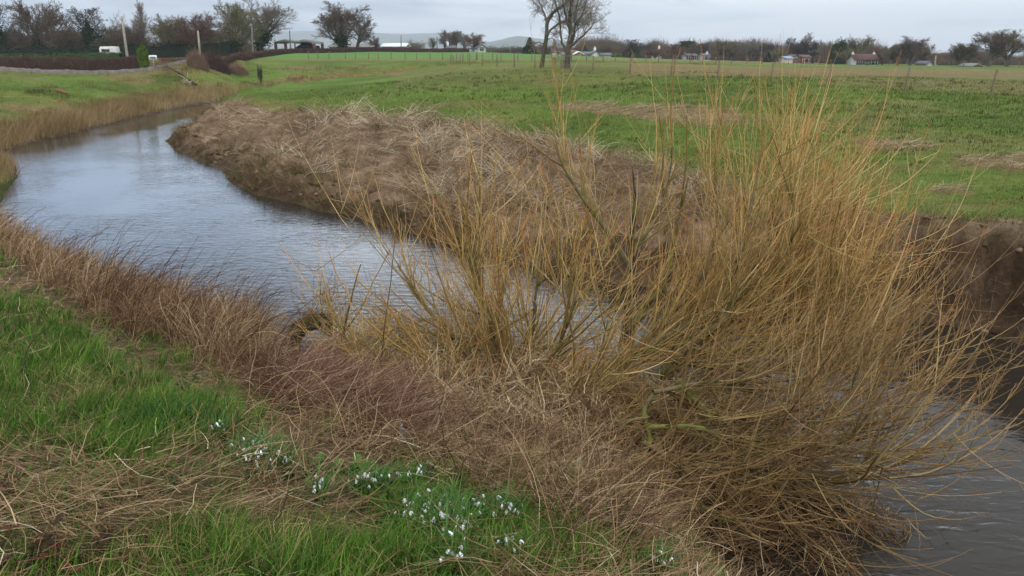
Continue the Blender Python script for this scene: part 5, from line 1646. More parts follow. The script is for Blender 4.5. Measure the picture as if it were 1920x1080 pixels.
def house(label, u0, u1, vb, ve, vr, D, wall, roof, ridge='along', depth=8, wins=(), chim=(), name='house', cat='house', group=None, turn=0.0, over=0.35):
    """u0..u1 and rows of foot, eaves and ridge fix the width and heights at D metres."""
    c = at_y((u0 + u1) / 2, vb, D)
    w = (u1 - u0) / FPX * D
    zb = min(c[2], gz1(c[0], c[1])) - 0.3
    he = at_y(u0, ve, D)[2] - zb
    hr = at_y(u0, vr, D)[2] - zb
    root = empty(name, (c[0], c[1] + 0, zb), turn)
    tag(root, label, cat, group)
    hw = w / 2
    if ridge == 'along':
        co = [(-hw, 0, 0), (hw, 0, 0), (hw, depth, 0), (-hw, depth, 0), (-hw, 0, he), (hw, 0, he), (hw, depth, he), (-hw, depth, he), (-hw, depth / 2, hr), (hw, depth / 2, hr)]
        qs = [(0, 1, 5, 4), (2, 3, 7, 6), (1, 2, 6, 5), (3, 0, 4, 7)]
        ts = [(4, 8, 7), (5, 6, 9)]
        o_, t_ = over, 0.22
        sl = (hr - he) / (depth / 2)
        e = he - sl * o_
        R = []
        for z_ in (0.02, t_):
            R += [(-hw - o_, -o_, e + z_), (hw + o_, -o_, e + z_), (hw + o_, depth / 2, hr + z_), (-hw - o_, depth / 2, hr + z_), (hw + o_, depth + o_, e + z_), (-hw - o_, depth + o_, e + z_)]
    else:
        co = [(-hw, 0, 0), (hw, 0, 0), (hw, depth, 0), (-hw, depth, 0), (-hw, 0, he), (hw, 0, he), (hw, depth, he), (-hw, depth, he), (0, 0, hr), (0, depth, hr)]
        qs = [(0, 1, 5, 4), (2, 3, 7, 6), (1, 2, 6, 5), (3, 0, 4, 7)]
        ts = [(4, 5, 8), (6, 7, 9)]
        o_, t_ = over, 0.22
        sl = (hr - he) / hw
        e = he - sl * o_
        R = []
        for z_ in (0.02, t_):
            R += [(-hw - o_, -o_, e + z_), (-hw - o_, depth + o_, e + z_), (0, depth + o_, hr + z_), (0, -o_, hr + z_), (hw + o_, depth + o_, e + z_), (hw + o_, -o_, e + z_)]
    rq = [(0, 1, 2, 3), (3, 2, 4, 5), (6, 9, 8, 7), (9, 11, 10, 8), (0, 6, 7, 1), (5, 4, 10, 11), (0, 3, 9, 6), (3, 5, 11, 9), (1, 7, 8, 2), (2, 8, 10, 4)]
    link('wall', mesh_np('wall', co, quads=qs, tris=ts, smooth=False), WALLM[wall], root)
    rf = link('roof', mesh_np('roof', R, quads=rq, smooth=False), ROOFM[roof], root)
    for cx, ch_ in chim:
        x = cx * hw
        zt = hr + ch_
        yy = depth / 2 if ridge == 'along' else depth * 0.3
        x = x if ridge == 'along' else 0
        link('chimney', boxes_mesh('chimney', [(x - 0.3, x + 0.3, yy - 0.4, yy + 0.4, hr - 1.0, zt), (x - 0.16, x + 0.16, yy - 0.16, yy + 0.16, zt, zt + 0.35)]), WALLM[wall if wall != 'white' else 'white'], rf)
    for fx, fz, ww, wh, kind in wins:
        x = fx * hw
        z0 = fz * he
        nm = 'door' if kind == 'd' else 'window'
        fr = link(nm, boxes_mesh(nm, [(x - ww / 2 - .08, x + ww / 2 + .08, -0.06, 0.1, z0 - .08, z0 + wh + .08)]), M_FRAME if kind != 'd' else WALLM['wood'], root)
        link('pane', boxes_mesh('pane', [(x - ww / 2, x - .04, -0.075, 0, z0 if kind != 'd' else z0 + wh * .55, z0 + wh), (x + .04, x + ww / 2, -0.075, 0, z0 if kind != 'd' else z0 + wh * .55, z0 + wh)]), M_GLASS, fr)
    return root


HG = 'houses along the edge of the village'
W2_ = ((-0.5, 0.35, 1.3, 1.0, 'w'), (0.45, 0.35, 1.3, 1.0, 'w'))
house('white gabled house beside the brown leafy tree at mid distance', 896, 911, 97, 90, 84, 225, 'white', 'slate', 'gable', 9, ((0, 0.45, 1.0, 1.0, 'w'),), (), group=HG, turn=0.25)
house('small white cottage with dark roof among the middle trees', 838, 852, 95.5, 90.5, 87, 240, 'white', 'slate', 'along', 6, W2_, ((-0.9, 1.2),), group=HG)
house('white bungalow gable left of the stout field tree trunk', 1036, 1045, 103, 98.5, 93.5, 240, 'white', 'brownroof', 'gable', 8, (), (), group=HG)
house('second white bungalow gable touching the stout field tree trunk', 1048, 1061, 103, 99.5, 95.5, 238, 'white', 'brownroof', 'gable', 8, (), (), group=HG)
house('red roofed brick house hidden behind the stout field tree trunk', 1066, 1080, 103.5, 99, 95, 250, 'brick', 'red', 'along', 8, (), (), group=HG)
house('low bungalow with white bargeboards and orange brick gable', 1078, 1093, 104, 102, 97.5, 235, 'brick', 'white', 'gable', 8, (), (), group=HG)
house('long slate roofed bungalow right of the orange brick gable', 1093, 1109, 104.5, 102.5, 98, 240, 'cream', 'slate', 'along', 8, (), (), group=HG)
house('slate roofed bungalow with a white chimney facing the field', 1108, 1125, 105, 102, 96, 236, 'white', 'slate', 'gable', 8, (), ((0, 1.0),), group=HG)
house('lowest grey roofed bungalow at the end of the row', 1127, 1145, 106, 104, 100.5, 234, 'cream', 'slate', 'along', 7, (), (), group=HG)
house('half hidden cream house with a tall white chimney in the treeline', 1228, 1240, 111, 105, 100, 262, 'cream', 'brownroof', 'along', 7, (), ((0.7, 2.2),), group=HG)
house('left white cottage row before the wide olive brown tree', 1287, 1306, 110, 104.5, 102, 265, 'white', 'slate', 'along', 7, ((-0.6, 0.3, 1.2, 1, 'w'), (0.0, 0.0, 1.0, 2.0, 'd'), (0.6, 0.3, 1.2, 1, 'w')), ((-0.9, 0.5),), group=HG)
house('right white cottage before the wide olive brown tree', 1318, 1330, 110, 104.5, 101.5, 265, 'white', 'slate', 'along', 7, ((-0.5, 0.3, 1.2, 1, 'w'), (0.5, 0.3, 1.2, 1, 'w')), ((0.9, 0.5),), group=HG)
house('low building with a blue grey roof left of the red brick house', 1474, 1486, 114, 110, 106.5, 255, 'cream', 'blue', 'along', 7, (), (), group=HG)
house('red brick house under the pale poplar', 1488, 1496, 114, 107, 103.5, 260, 'redbrick', 'brownroof', 'gable', 7, ((0, 0.5, 1, 1, 'w'),), (), group=HG)
house('red brick house half hidden right of the pale poplar', 1505, 1520, 114.5, 108, 104, 262, 'redbrick', 'brownroof', 'along', 7, W2_, (), group=HG)
house('white cottage with steep dark red roof and two white chimneys', 1605, 1644, 119.5, 112.5, 102.5, 235, 'white', 'darkred', 'along', 8, ((-0.75, 0.25, 1.0, 1.2, 'w'), (-0.35, 0.25, 1.2, 1.2, 'w'), (0.05, 0.0, 1.1, 2.2, 'd'), (0.4, 0.25, 1.2, 1.2, 'w'), (0.75, 0.25, 1.2, 1.2, 'w')), ((-0.95, 0.45), (0.95, 0.45)), group=HG, turn=-0.12)
house('small white gable in the gap at right', 1737, 1748, 122.5, 119.5, 116, 215, 'white', 'slate', 'gable', 6, (), (), group=HG)
house('grey tent shaped roof under the tall dark trees at right', 1826, 1839, 125, 124, 120.5, 190, 'wood', 'sheet', 'gable', 6, (), (), name='shelter', cat='shelter')
house('long grey farm shed behind the round oak', 619, 697, 95, 88.5, 82.5, 232, 'grey', 'sheet', 'along', 12, (), (), name='farm_shed', cat='shed')
house('brick sided shed with pale roof right of the oak', 717, 759, 95, 87.5, 82, 228, 'brick', 'white', 'along', 10, (), (), name='farm_shed', cat='shed')
house('blue roofed shed behind the dense olive brown tree', 388, 412, 100, 81, 75, 178, 'wood', 'blue', 'along', 9, (), (), name='farm_shed', cat='shed')

# open Dutch barn with a dark heap under it
DB = 186
c = at_y(554, 97, DB)
zb = gz1(c[0], c[1])
barn = tag(empty('barn', (c[0], c[1], zb)), 'open fronted barn with rusty posts and shallow twin roofs', 'barn')
hw = 34.5 / FPX * DB
zt = at_y(554, 78.5, DB)[2] - zb
link('roof', mesh_np('roof', [(x, y, z) for y in (-0.4, 8.4) for x, z in ((-hw - .2, zt), (-hw / 2, zt + .55), (0, zt + .05), (hw / 2, zt + .55), (hw + .2, zt), (-hw - .2, zt - .35), (-hw / 2, zt - .05), (0, zt - .35), (hw / 2, zt - .05), (hw + .2, zt - .35))],
                    quads=[(k, k + 1, k + 6, k + 5) for k in range(4)] + [(k + 10, k + 15, k + 16, k + 11) for k in range(4)] + [(k, k + 10, k + 11, k + 1) for k in range(4)] + [(k + 5, k + 6, k + 16, k + 15) for k in range(4)] + [(0, 5, 15, 10), (4, 14, 19, 9)], smooth=False), ROOFM['sheet'], barn)
for x in (-hw, 0, hw):
    for y in (0, 8):
        wd = 0.28 if x else 0.12
        link('post', boxes_mesh('post', [(x - wd, x + wd, y - wd, y + wd, -0.3, zt - 0.36)]), ROOFM['rust'], barn)
hx, hy = np.meshgrid(np.linspace(-hw * 0.95, hw * 0.95, 30), np.linspace(1.0, 7.2, 12))
hz = (0.6 + 1.7 * np.exp(-((hx - hw * 0.45) / 2.4) ** 2)) * np.clip(np.minimum(hy - 1.0, 7.2 - hy) * 1.2, 0, 1) * (0.8 + 0.4 * vnoise(hx, hy, 4))
i = np.arange(11)[:, None] * 30; j = np.arange(29)[None]
q = np.stack([i + j, i + j + 1, i + 30 + j + 1, i + 30 + j], 2).reshape(-1, 4)
tag(link('feed_heap', mesh_np('feed_heap', np.stack([hx.ravel(), hy.ravel(), hz.ravel() - 0.05], 1), quads=q), M_SOIL, None, (c[0], c[1], zb)), 'low black heap stored under the open barn', 'heap')

# ------------------------------------------------------------------ hedges
M_HEDGE = stem_mat('hedge_twigs', [(0, (0.035, 0.020, 0.015)), (0.6, (0.085, 0.052, 0.038)), (1, (0.15, 0.10, 0.07))])
M_HEDGER = stem_mat('rusty_hedge_twigs', [(0, (0.08, 0.042, 0.025)), (0.6, (0.16, 0.09, 0.055)), (1, (0.24, 0.15, 0.09))])


def hedge(label, base, height, thick, mat, leafy=False, dens=170, fuzz=0.25, name='hedge'):
    pts = smooth_path([at_y(u, v, D) for u, v, D in base], 60)
    g = look(pts[:, 0], pts[:, 1])['z']
    pts[:, 2] = np.where(np.abs(g - pts[:, 2]) < 2.5, np.minimum(g, pts[:, 2]), pts[:, 2])
    seg = np.linalg.norm(np.diff(pts, axis=0), axis=1)
    Ltot = seg.sum()
    cum = np.concatenate([[0], np.cumsum(seg)]) / Ltot
    n = int(Ltot * dens)
    t = U(0, 1, n)
    x, y, z = (np.interp(t, cum, pts[:, k]) for k in range(3))
    hh = height * (0.86 + 0.28 * fbm(t * Ltot * 0.25, t * 0, 5))
    off = RNG.normal(0, 0.33, n) * thick
    x = x + U(-.3, .3, n)
    y = y + off
    zz = z + hh * np.sqrt(U(0, 1, n)) * (1 - 0.25 * (off / thick) ** 2)
    loc = pts[30]
    if leafy:
        co, q, tt = leaf_cloud(np.stack([x, y, zz], 1), 0.13)
        chunk = (co - loc, q, tt, tt * 0)
    else:
        P = stems(x, y, zz - hh * 0.25, hh * U(0.15, 0.35, n), U(0, 6.28, n), U(0, 0.7, n), U(-.3, .6, n), 3, 0.3)
        chunk = tubes(P - loc, taper(n, 3, U(0.012, 0.028, n) * (loc[1] / 100), 0.4), U(0, 1, n))
    # solid heart of crossed stems
    K = 60
    ww = thick * 0.34
    hk = height * (0.80 + 0.2 * vnoise(np.arange(K) * 0.7, np.zeros(K), 8))
    ring = []
    for k in range(K):
        for dy, dz in ((-ww, -0.3), (-ww * .9, hk[k] * 0.8), (0, hk[k] * 0.93), (ww * .9, hk[k] * 0.8), (ww, -0.3)):
            ring.append((pts[k, 0] - loc[0], pts[k, 1] + dy - loc[1], pts[k, 2] + dz - loc[2]))
    i = np.arange(K - 1)[:, None] * 5; j = np.arange(4)[None]
    q = np.stack([i + j, i + 5 + j, i + 5 + j + 1, i + j + 1], 2).reshape(-1, 4)
    core = (np.array(ring), q, np.full(K * 5, 0.05), np.zeros(K * 5))
    o = build(name, [core, chunk], mat)
    o.location = [float(c) for c in loc]
    return tag(o, label, 'hedge')


hedge('long clipped dark brown hedge along the lane at left', [(-220, 131, 90), (0, 130, 92), (130, 126.5, 95), (262, 121.5, 99)], 1.65, 1.2, M_HEDGE)
hedge('low rusty hedge between the sale sign and the bushes', [(300, 118.5, 106), (340, 117, 110), (372, 116, 114)], 0.7, 0.9, M_HEDGER)
hedge('brown hedge curving from the bushes up to the barn', [(425, 117, 112), (455, 111, 125), (478, 103, 145), (530, 98.5, 170)], 1.25, 1.1, M_HEDGE, dens=120)
hedge('far dark field hedge running from the barn to the white gable', [(530, 98, 171), (640, 96.5, 196), (760, 96.5, 212), (880, 97.5, 222)], 1.15, 1.2, M_HEDGE, dens=100)
hedge('clipped green garden hedge below the white caravan', [(-200, 105, 138), (30, 104.5, 140), (130, 103.5, 142), (225, 103, 146)], 1.35, 1.2, leafmat('hedge_leaf', (0.022, 0.045, 0.012), (0.06, 0.10, 0.025)), True, 90)
hedge('tall dark evergreen hedge behind the caravan garden', [(-200, 104, 155), (60, 103, 156), (180, 103, 158), (300, 103, 158), (360, 103, 160), (435, 103, 164)], 2.6, 1.6, leafmat('dark_hedge_leaf', (0.006, 0.012, 0.006), (0.02, 0.032, 0.014)), True, 90)

# ------------------------------------------------------------------ low stone wall along the lane
wp = smooth_path([at_y(u, v, D) for u, v, D in ((-220, 135, 84), (0, 133.5, 85.5), (120, 130.5, 89), (262, 123.5, 95), (362, 119.5, 101))], 90)
wp[:, 2] = look(wp[:, 0], wp[:, 1])['z']
sec = [(-.2, -.2), (-.2, .38), (.2, .40), (.2, -.2)]
co = []
for p in wp:
    jx, jz = RNG.normal(0, 0.015), RNG.normal(0, 0.03)
    for dy, dz in sec:
        co.append((p[0], p[1] + dy + jx, p[2] + dz + (jz if dz > 0 else 0)))
co = np.array(co)
loc = wp[45].copy()
i = np.arange(89)[:, None] * 4; j = np.arange(3)[None]
q = np.stack([i + j, i + 4 + j, i + 4 + j + 1, i + j + 1], 2).reshape(-1, 4)
tag(link('stone_wall', mesh_np('stone_wall', co - loc, quads=q, smooth=False), plain_mat('grey_stone', (0.085, 0.075, 0.065), (0.19, 0.17, 0.15), 1.6, bump=0.6), None, loc), 'low grey stone wall edging the lane below the brown hedge', 'wall')

# ------------------------------------------------------------------ poles
M_POLE = plain_mat('weathered_pole', (0.19, 0.17, 0.13), (0.33, 0.30, 0.24), 3)
M_POLED = plain_mat('dark_pole', (0.10, 0.09, 0.075), (0.17, 0.155, 0.13), 3)
M_CER = plain_mat('brown_insulator', (0.06, 0.04, 0.03), (0.1, 0.07, 0.05), 3)


def pole(label, ub, vb, ut, vt, D, r, mat=None, arm=False, group='poles carrying wires over the fields'):
    p0 = at_y(ub, vb, D)
    z = gz1(p0[0], p0[1]) - 0.2
    p1 = at_y(ut, vt, D)
    root = tag(empty('utility_pole', (p0[0], p0[1], z)), label, 'pole', group)
    path = np.array([[0, 0, 0], [(p1[0] - p0[0]) * .5, 0, (p1[2] - z) * .5], [p1[0] - p0[0], 0, p1[2] - z]])
    P = path[np.newaxis]
    co, q, tt, al = tubes(P, np.array([[r * 1.2, r, r * 0.8]]), np.array([.5]), 8)
    cap = [[16 + k for k in (0, 1, 2)], [16, 18, 19], [16, 19, 20], [16, 20, 21], [16, 21, 22], [16, 22, 23]]
    link('post', mesh_np('post', co, quads=q, tris=cap), mat or M_POLE, root)
    tp = path[-1]
    if arm:
        a = link('crossarm', boxes_mesh('crossarm', [(-0.5, 0.5, -0.16, -0.09, -0.42, -0.30), (-.46, -.38, -.16, -.08, -.30, -.12), (.38, .46, -.16, -.08, -.30, -.12)]), M_CER, root)
        a.location = tp
        a.rotation_euler = (0, 0, 0.9)
    return root


pole('tallest leaning wooden pole rising out of the clipped brown hedge', 241, 121, 228, 31, 100, 0.15)
pole('short pale pole in front of the wide reddish tree', 376, 113, 371, 58, 116, 0.15)
pole('pole before the pale open tree at the end of the lane', 474, 104, 472, 48, 142, 0.15, M_POLED)
pole('thin pole in front of the open barn', 545, 97, 543, 57, 176, 0.14, M_POLED)
pole('thin pole beside the brick sided shed', 752, 96, 752, 66, 224, 0.14, M_POLED)
pole('thin pole left of the group of trees by the white gable', 820, 97, 819, 69, 228, 0.14, M_POLED)
pole('pale pole in the treeline gap at right', 1753, 123, 1755, 104, 205, 0.16)
pole('slim pole behind the field fence left of the leaning tree', 957, 100, 957, 91, 240, 0.14, M_POLED, False)

# ------------------------------------------------------------------ sale sign, gate, caravan
D = 100
p = at_y(288, 118, D); z = gz1(p[0], p[1]) - 0.1
sg = tag(empty('sale_sign', (p[0], p[1], z)), 'small white notice board on a post by the gate', 'sign')
zc = at_y(288, 108, D)[2] - z
link('post', boxes_mesh('post', [(-.05, .05, -.05, .05, 0, zc + .3)]), M_FRAME, sg)
bd = link('board', boxes_mesh('board', [(-.5, .5, -.09, -.053, zc - .25, zc + .28)]), M_FRAME, sg)
link('print', boxes_mesh('print', [(-.30, .36, -.094, -.088, zc - .02, zc + .10), (-.18, .30, -.094, -.088, zc - .15, zc - .07)]), plain_mat('blue_print', (0.05, 0.07, 0.13), (0.07, 0.09, 0.16)), bd)
p = at_y(284, 120.5, 99); z = gz1(p[0], p[1]) - 0.05
gt = tag(empty('field_gate', (p[0], p[1], z), 0.25), 'dark wooden field gate beside the clipped cypress', 'gate')
for x in (-1.0, 1.0):
    link('post', boxes_mesh('post', [(x - .09, x + .09, -.09, .09, 0, .85)]), WALLM['wood'], gt)
for k in range(4):
    link('bar', boxes_mesh('bar', [(-.9, .9, -.03, .03, .12 + k * .19, .21 + k * .19)]), WALLM['wood'], gt)
D = 150
p = at_y(198, 96, D)
z = gz1(p[0], p[1])
cv = tag(empty('caravan', (p[0], p[1], z), 0.1), 'white caravan parked behind the clipped green hedge', 'caravan')
zt = at_y(198, 86.8, D)[2] - z
prof = [(-1.0, 0), (1.0, 0), (1.06, zt * .5), (0.95, zt - .12), (0.75, zt), (-0.85, zt - .05), (-1.06, zt - .35), (-1.04, zt * .5)]
co = [(x, y, zz + 0.45 * (zz < .1)) for y in (0, 4.2) for x, zz in prof]
n = len(prof)
link('body', mesh_np('body', co, quads=[(k, (k + 1) % n, n + (k + 1) % n, n + k) for k in range(n)], tris=[(0, k + 1, k) for k in range(1, n - 1)] + [(n, n + k, n + k + 1) for k in range(1, n - 1)], smooth=False), WALLM['white'], cv)
link('window', boxes_mesh('window', [(-.7, .7, -.03, .02, zt - .95, zt - .45)]), M_GLASS, cv)
for y in (1.8, 2.3):
    w_ = tubes(np.array([[[-1.02, y, .3], [-.85, y, .3]]]), np.array([[.3, .3]]), np.array([0.]), 12)
    link('wheel', mesh_np('wheel', w_[0], quads=w_[1], tris=[(0, k + 1, k) for k in range(1, 11)]), M_SOIL, cv)

# ------------------------------------------------------------------ wire fences
M_POST = plain_mat('fence_post', (0.10, 0.075, 0.045), (0.20, 0.155, 0.095), 6, bump=0.4)
M_WIRE = plain_mat('fence_wire', (0.2, 0.2, 0.2), (0.3, 0.3, 0.3))


def fence(label, posts, h, r, mat, group=None):
    ps = []
    for u, v, lean in posts:
        ps.append((*hit(u, v, 320), lean))
    ps = np.array(ps)
    root = tag(empty('wire_fence', ps[0, :3]), label, 'fence', group)
    o0 = ps[0, :3]
    tops = []
    for x, y, z, lean in ps:
        hh = h * U(0.9, 1.08)
        path = np.array([[0, 0, -0.2], [lean * hh * .5, 0, hh * .5], [lean * hh, U(-.06, .06), hh]])
        rr_ = r * U(0.85, 1.2)
        co, q, tt, al = tubes(path[None], np.array([[rr_, rr_, rr_ * .9]]), np.array([.5]), 7)
        link('post', mesh_np('post', co, quads=q, tris=[(14, 14 + k, 15 + k) for k in range(1, 6)]), mat, root, np.array([x, y, z]) - o0)
        tops.append(np.array([x, y, z]) - o0 + path[-1] * np.array([.9, .9, 1]))
    tops = np.array(tops)
    ch = []
    for f in (0.95, 0.65, 0.35):
        w_ = tops.copy()
        w_[:, 2] -= h * (1 - f)
        w_[:, 1] -= r + 0.004
        ch.append(tubes(w_[None], np.full((1, len(w_)), 0.004), np.array([.5]), 3))
    build('wire', ch, M_WIRE, root)


fence('nearer fence of uneven posts along the crest of the pasture', [(881, 122.5, 0), (904, 123.7, .02), (932, 125, 0), (964, 126, .03), (1003, 128.5, -.02), (1052, 130, .01), (1112, 134, 0), (1181, 138.5, .01), (1257, 145, .08), (1345, 150, .05), (1445, 155, .06),
       (1553, 160, .04), (1696, 168.5, .12), (1857, 175.5, .12), (2030, 181, .1)], 1.25, 0.075, M_POST)
far = []
for u in list(range(575, 960, 23)) + list(range(967, 1960, 27)):
    uu = u + RNG.uniform(-4, 4)
    far.append((uu, np.interp(uu, [575, 800, 1000, 1100, 1300, 1500, 1750, 1950], [110.5, 111.5, 114, 115.5, 118.5, 121, 124, 127]), RNG.normal(0, .03)))
fence('far fence of thin posts along the edge of the bright green field', far, 1.25, 0.075, M_POST)
fence('short fence joining the near and far fences', [(845, 120.5, 0), (850, 119.5, 0), (856, 118.2, .03), (863, 117, 0), (868, 116, 0), (893, 113.6, 0)], 1.3, 0.08, M_POST)

# ------------------------------------------------------------------ driftwood on the far bank
D0 = hit(357, 160)
db = tag(empty('uprooted_branch', D0), 'dead uprooted branch with pale roots lying on the far bank', 'branch')
pa = smooth_path([hit(296, 122) + [0, 0, .1], hit(322, 138) + [0, 0, .5], hit(345, 152) + [0, 0, .5], hit(368, 164) + [0, 0, .25]], 16)
co, q, tt, al = tubes((pa - D0)[None], np.linspace(.05, .16, 16)[None], np.array([.5]), 7)
link('trunk', mesh_np('trunk', co, quads=q), M_DBARK, db)
n = 70
f = U(0, .75, n) * 15
s = pa[f.astype(int)]
P = grow_shoots(s, np.array([[-.5, -.2, .25]]) + RNG.normal(0, .5, (n, 3)), U(.6, 2.2, n), np.full(n, .1), 6, .15)
build('twig', [tubes(P - D0, taper(n, 6, U(.012, .03, n), .4), U(0, 1, n))], M_TB['red'], db)
n = 22
s = pa[11 + RNG.integers(0, 4, n)]
P = grow_shoots(s, np.array([[.1, -.7, -.25]]) + RNG.normal(0, .55, (n, 3)), U(.5, 1.3, n), np.full(n, -.3), 6, .18)
build('root', [tubes(P - D0, taper(n, 6, U(.025, .05, n), .4), U(.7, 1, n))], M_STALK, db)
p = hit(116, 176)
lg = smooth_path([(-.7, .4, .35), (-.2, .1, .25), (.5, -.3, .12), (.8, -.5, .05)], 8)
co, q, tt, al = tubes(lg[None], np.array([[.1, .13, .14, .13, .13, .12, .1, .06]]), np.array([.5]), 8)
tag(link('driftwood', mesh_np('driftwood', co, quads=q), plain_mat('red_brown_wood', (0.12, 0.05, 0.03), (0.24, 0.11, 0.07), 4), None, p), 'short red brown log lying on the green far bank', 'log')

# ------------------------------------------------------------------ mossy stump at the water's edge
p0 = at_z(590, 640, 0.15)
st = tag(empty('mossy_stump', p0), 'arched mossy stump hung with straw standing in the shallows', 'stump')
Dd = p0[1]
pa = smooth_path([at_y(545, 650, Dd), at_y(560, 618, Dd), at_y(590, 603, Dd), at_y(618, 615, Dd), at_y(645, 640, Dd + .2), at_y(668, 662, Dd + .3)], 18)
limb_obj('trunk', pa, .17, .09, bark('stump_bark', (0.06, 0.045, 0.03), (0.075, 0.09, 0.02), .7, 5), st, 9)
n = 1500
f = RNG.beta(1.2, 1.6, n) * 16
k = f.astype(int)
s = pa[k] + RNG.normal(0, .05, (n, 3))
P = stems(s[:, 0], s[:, 1], s[:, 2] + .08, U(.15, .42, n), U(0, 6.28, n), U(.7, 1.6, n), U(.6, 1.8, n), 5, .2)
P[:, :, 2] = np.maximum(P[:, :, 2], 0.01)
build('straw', [blades(P - p0, taper(n, 5, U(.005, .01, n), .4), np.clip(RNG.normal(.28, .25, n), 0, 1))], M_STRAW, st)
n = 16
s = pa[RNG.integers(4, 15, n)]
P = grow_shoots(s, np.array([[.2, 0, .9]]) + RNG.normal(0, .35, (n, 3)), U(.5, 1.25, n), np.full(n, .3), 8, .1)
Q, LL, q0 = side_twigs(P, np.full(n, .9), np.full(n, .008), 4, .8)
build('twig', [tubes(P - p0, taper(n, 8, U(.005, .010, n), .4), U(0, .5, n)), tubes(Q - p0, taper(len(Q), 6, np.maximum(q0, .003), .4), U(0, .5, len(Q)))], M_TWIG_DARK, st)
c0 = at_y(613, 560, Dd)
n = 160
P = grow_shoots(c0 + RNG.normal(0, .06, (n, 3)) * [1, 1, 1.6], RNG.normal(0, 1, (n, 3)), U(.1, .25, n), np.full(n, -1.5), 4, .3)
build('caught_straw', [blades(P - p0, taper(n, 4, U(.006, .012, n), .5), np.clip(RNG.normal(.4, .2, n), 0, 1))], M_STRAW, st)

# ------------------------------------------------------------------ canes and sticks on the near bank
M_CANED = plain_mat('dark_cane', (0.025, 0.014, 0.012), (0.06, 0.034, 0.026), 20)
M_PALE = plain_mat('pale_stick', (0.30, 0.24, 0.16), (0.46, 0.39, 0.28), 15)


def stick(name, label, pts, r, mat, cat, group=None):
    """pts: (column, row, height above the ground at that spot)."""
    base = hit(pts[0][0], pts[0][1])
    D = base[1]
    ps = [base + [0, 0, pts[0][2]]]
    for u, v, dd in pts[1:]:
        ps.append(at_y(u, v, D + dd))
    pa = smooth_path(ps, 12)
    g = look(pa[:, 0], pa[:, 1])['z']
    pa[:, 2] = np.maximum(pa[:, 2], g + r * 0.5)
    co, q, tt, al = tubes((pa - base)[None], (np.linspace(r, r * .55, 12) * (1 + .12 * RNG.normal(0, 1, 12)))[None], np.array([.5]), 6)
    tag(link(name, mesh_np(name, co, quads=q, tris=[(0, k + 1, k) for k in range(1, 5)] + [(66, 66 + k, 67 + k) for k in range(1, 5)]), mat, None, base), label, cat, group)


stick('dead_cane', 'dark upright cane between the grass tufts at bottom centre left', [(500, 1035, 0), (520, 985, .1), (541, 918, .2)], .006, M_CANED, 'cane')
stick('dead_cane', 'dark cane leaning over the middle of the snowdrops', [(697, 955, 0), (722, 915, .1), (747, 888, .2)], .006, M_CANED, 'cane')
stick('dead_cane', 'blackish forked cane in the grass near the left edge', [(38, 715, 0), (44, 680, .1), (60, 640, .2), (95, 610, .3)], .007, M_CANED, 'cane')
stick('dead_cane', 'reddish dark cane leaning right near the left edge', [(62, 712, 0), (85, 685, .1), (110, 668, .2)], .006, M_CANED, 'cane')
stick('dead_cane', 'thin dark cane standing left of the bulb leaves', [(165, 800, 0), (180, 770, .1), (196, 740, .2)], .005, M_CANED, 'cane')
stick('dead_cane', 'short dark cane above the bulb leaves', [(272, 735, 0), (275, 718, .05), (278, 706, .1)], .006, M_CANED, 'cane')
stick('dead_cane', 'short blackish cane at the bottom edge under the snowdrops', [(795, 1075, 0), (803, 1050, .1), (812, 1020, .15)], .005, M_CANED, 'cane')
stick('dead_cane', 'leaning dark cane in the straw at lower left', [(360, 1045, 0), (372, 1020, .1), (384, 1000, .15)], .005, M_CANED, 'cane')
stick('dead_stick', 'pale straight stick lying below the left willow clump', [(848, 898, .06), (825, 880, .1), (800, 865, .2)], .013, M_PALE, 'stick')
stick('dead_stick', 'long pale curved stick trailing down past the snowdrops', [(958, 1082, .02), (938, 1045, .15), (905, 1018, .3), (872, 998, .4)], .010, M_PALE, 'stick')
stick('dead_stick', 'pale twig lying in the straw at lower left', [(60, 905, .03), (85, 895, .1), (122, 882, .2)], .012, M_PALE, 'stick')
stick('stake', 'thin grey stake standing in the straw under the left willow clump', [(752, 846, 0), (752, 820, 0), (752, 795, 0)], .02, plain_mat('grey_stake', (0.14, 0.13, 0.13), (0.24, 0.22, 0.22), 10), 'stake')

# ------------------------------------------------------------------ broad leaves
M_DOCK = stem_mat('broad_leaf', [(0, (0.03, 0.075, 0.012)), (1, (0.075, 0.16, 0.028))])
M_BULB = stem_mat('bulb_leaf', [(0, (0.016, 0.048, 0.014)), (1, (0.045, 0.105, 0.032))])
M_BRLEAF = stem_mat('bramble_leaf', [(0, (0.02, 0.018, 0.010)), (0.5, (0.045, 0.026, 0.016)), (1, (0.10, 0.028, 0.020))])


def plant(name, label, u, v, n, L, w, mat, cat, group=None, lean=(0.3, 1.1), bend=(0.4, 1.2), spread=.05, prof=None):
    p = hit(u, v)
    x, y = RNG.normal(0, spread, n), RNG.normal(0, spread, n)
    g = look(p[0] + x, p[1] + y)['z'] - p[2]
    P = stems(x, y, g, U(.65, 1.15, n) * L, np.arctan2(x, y) + RNG.normal(0, .4, n), U(*lean, n), U(*bend, n), 6, .08)
    pr = np.array(prof or [.55, .9, 1, .9, .65, .12])
    W = U(.75, 1.2, n)[:, None] * w * pr[None]
    o = build(name, [blades(P, W, U(0, 1, n))], mat)
    o.location = [float(c) for c in p]
    tag(o, label, cat, group)


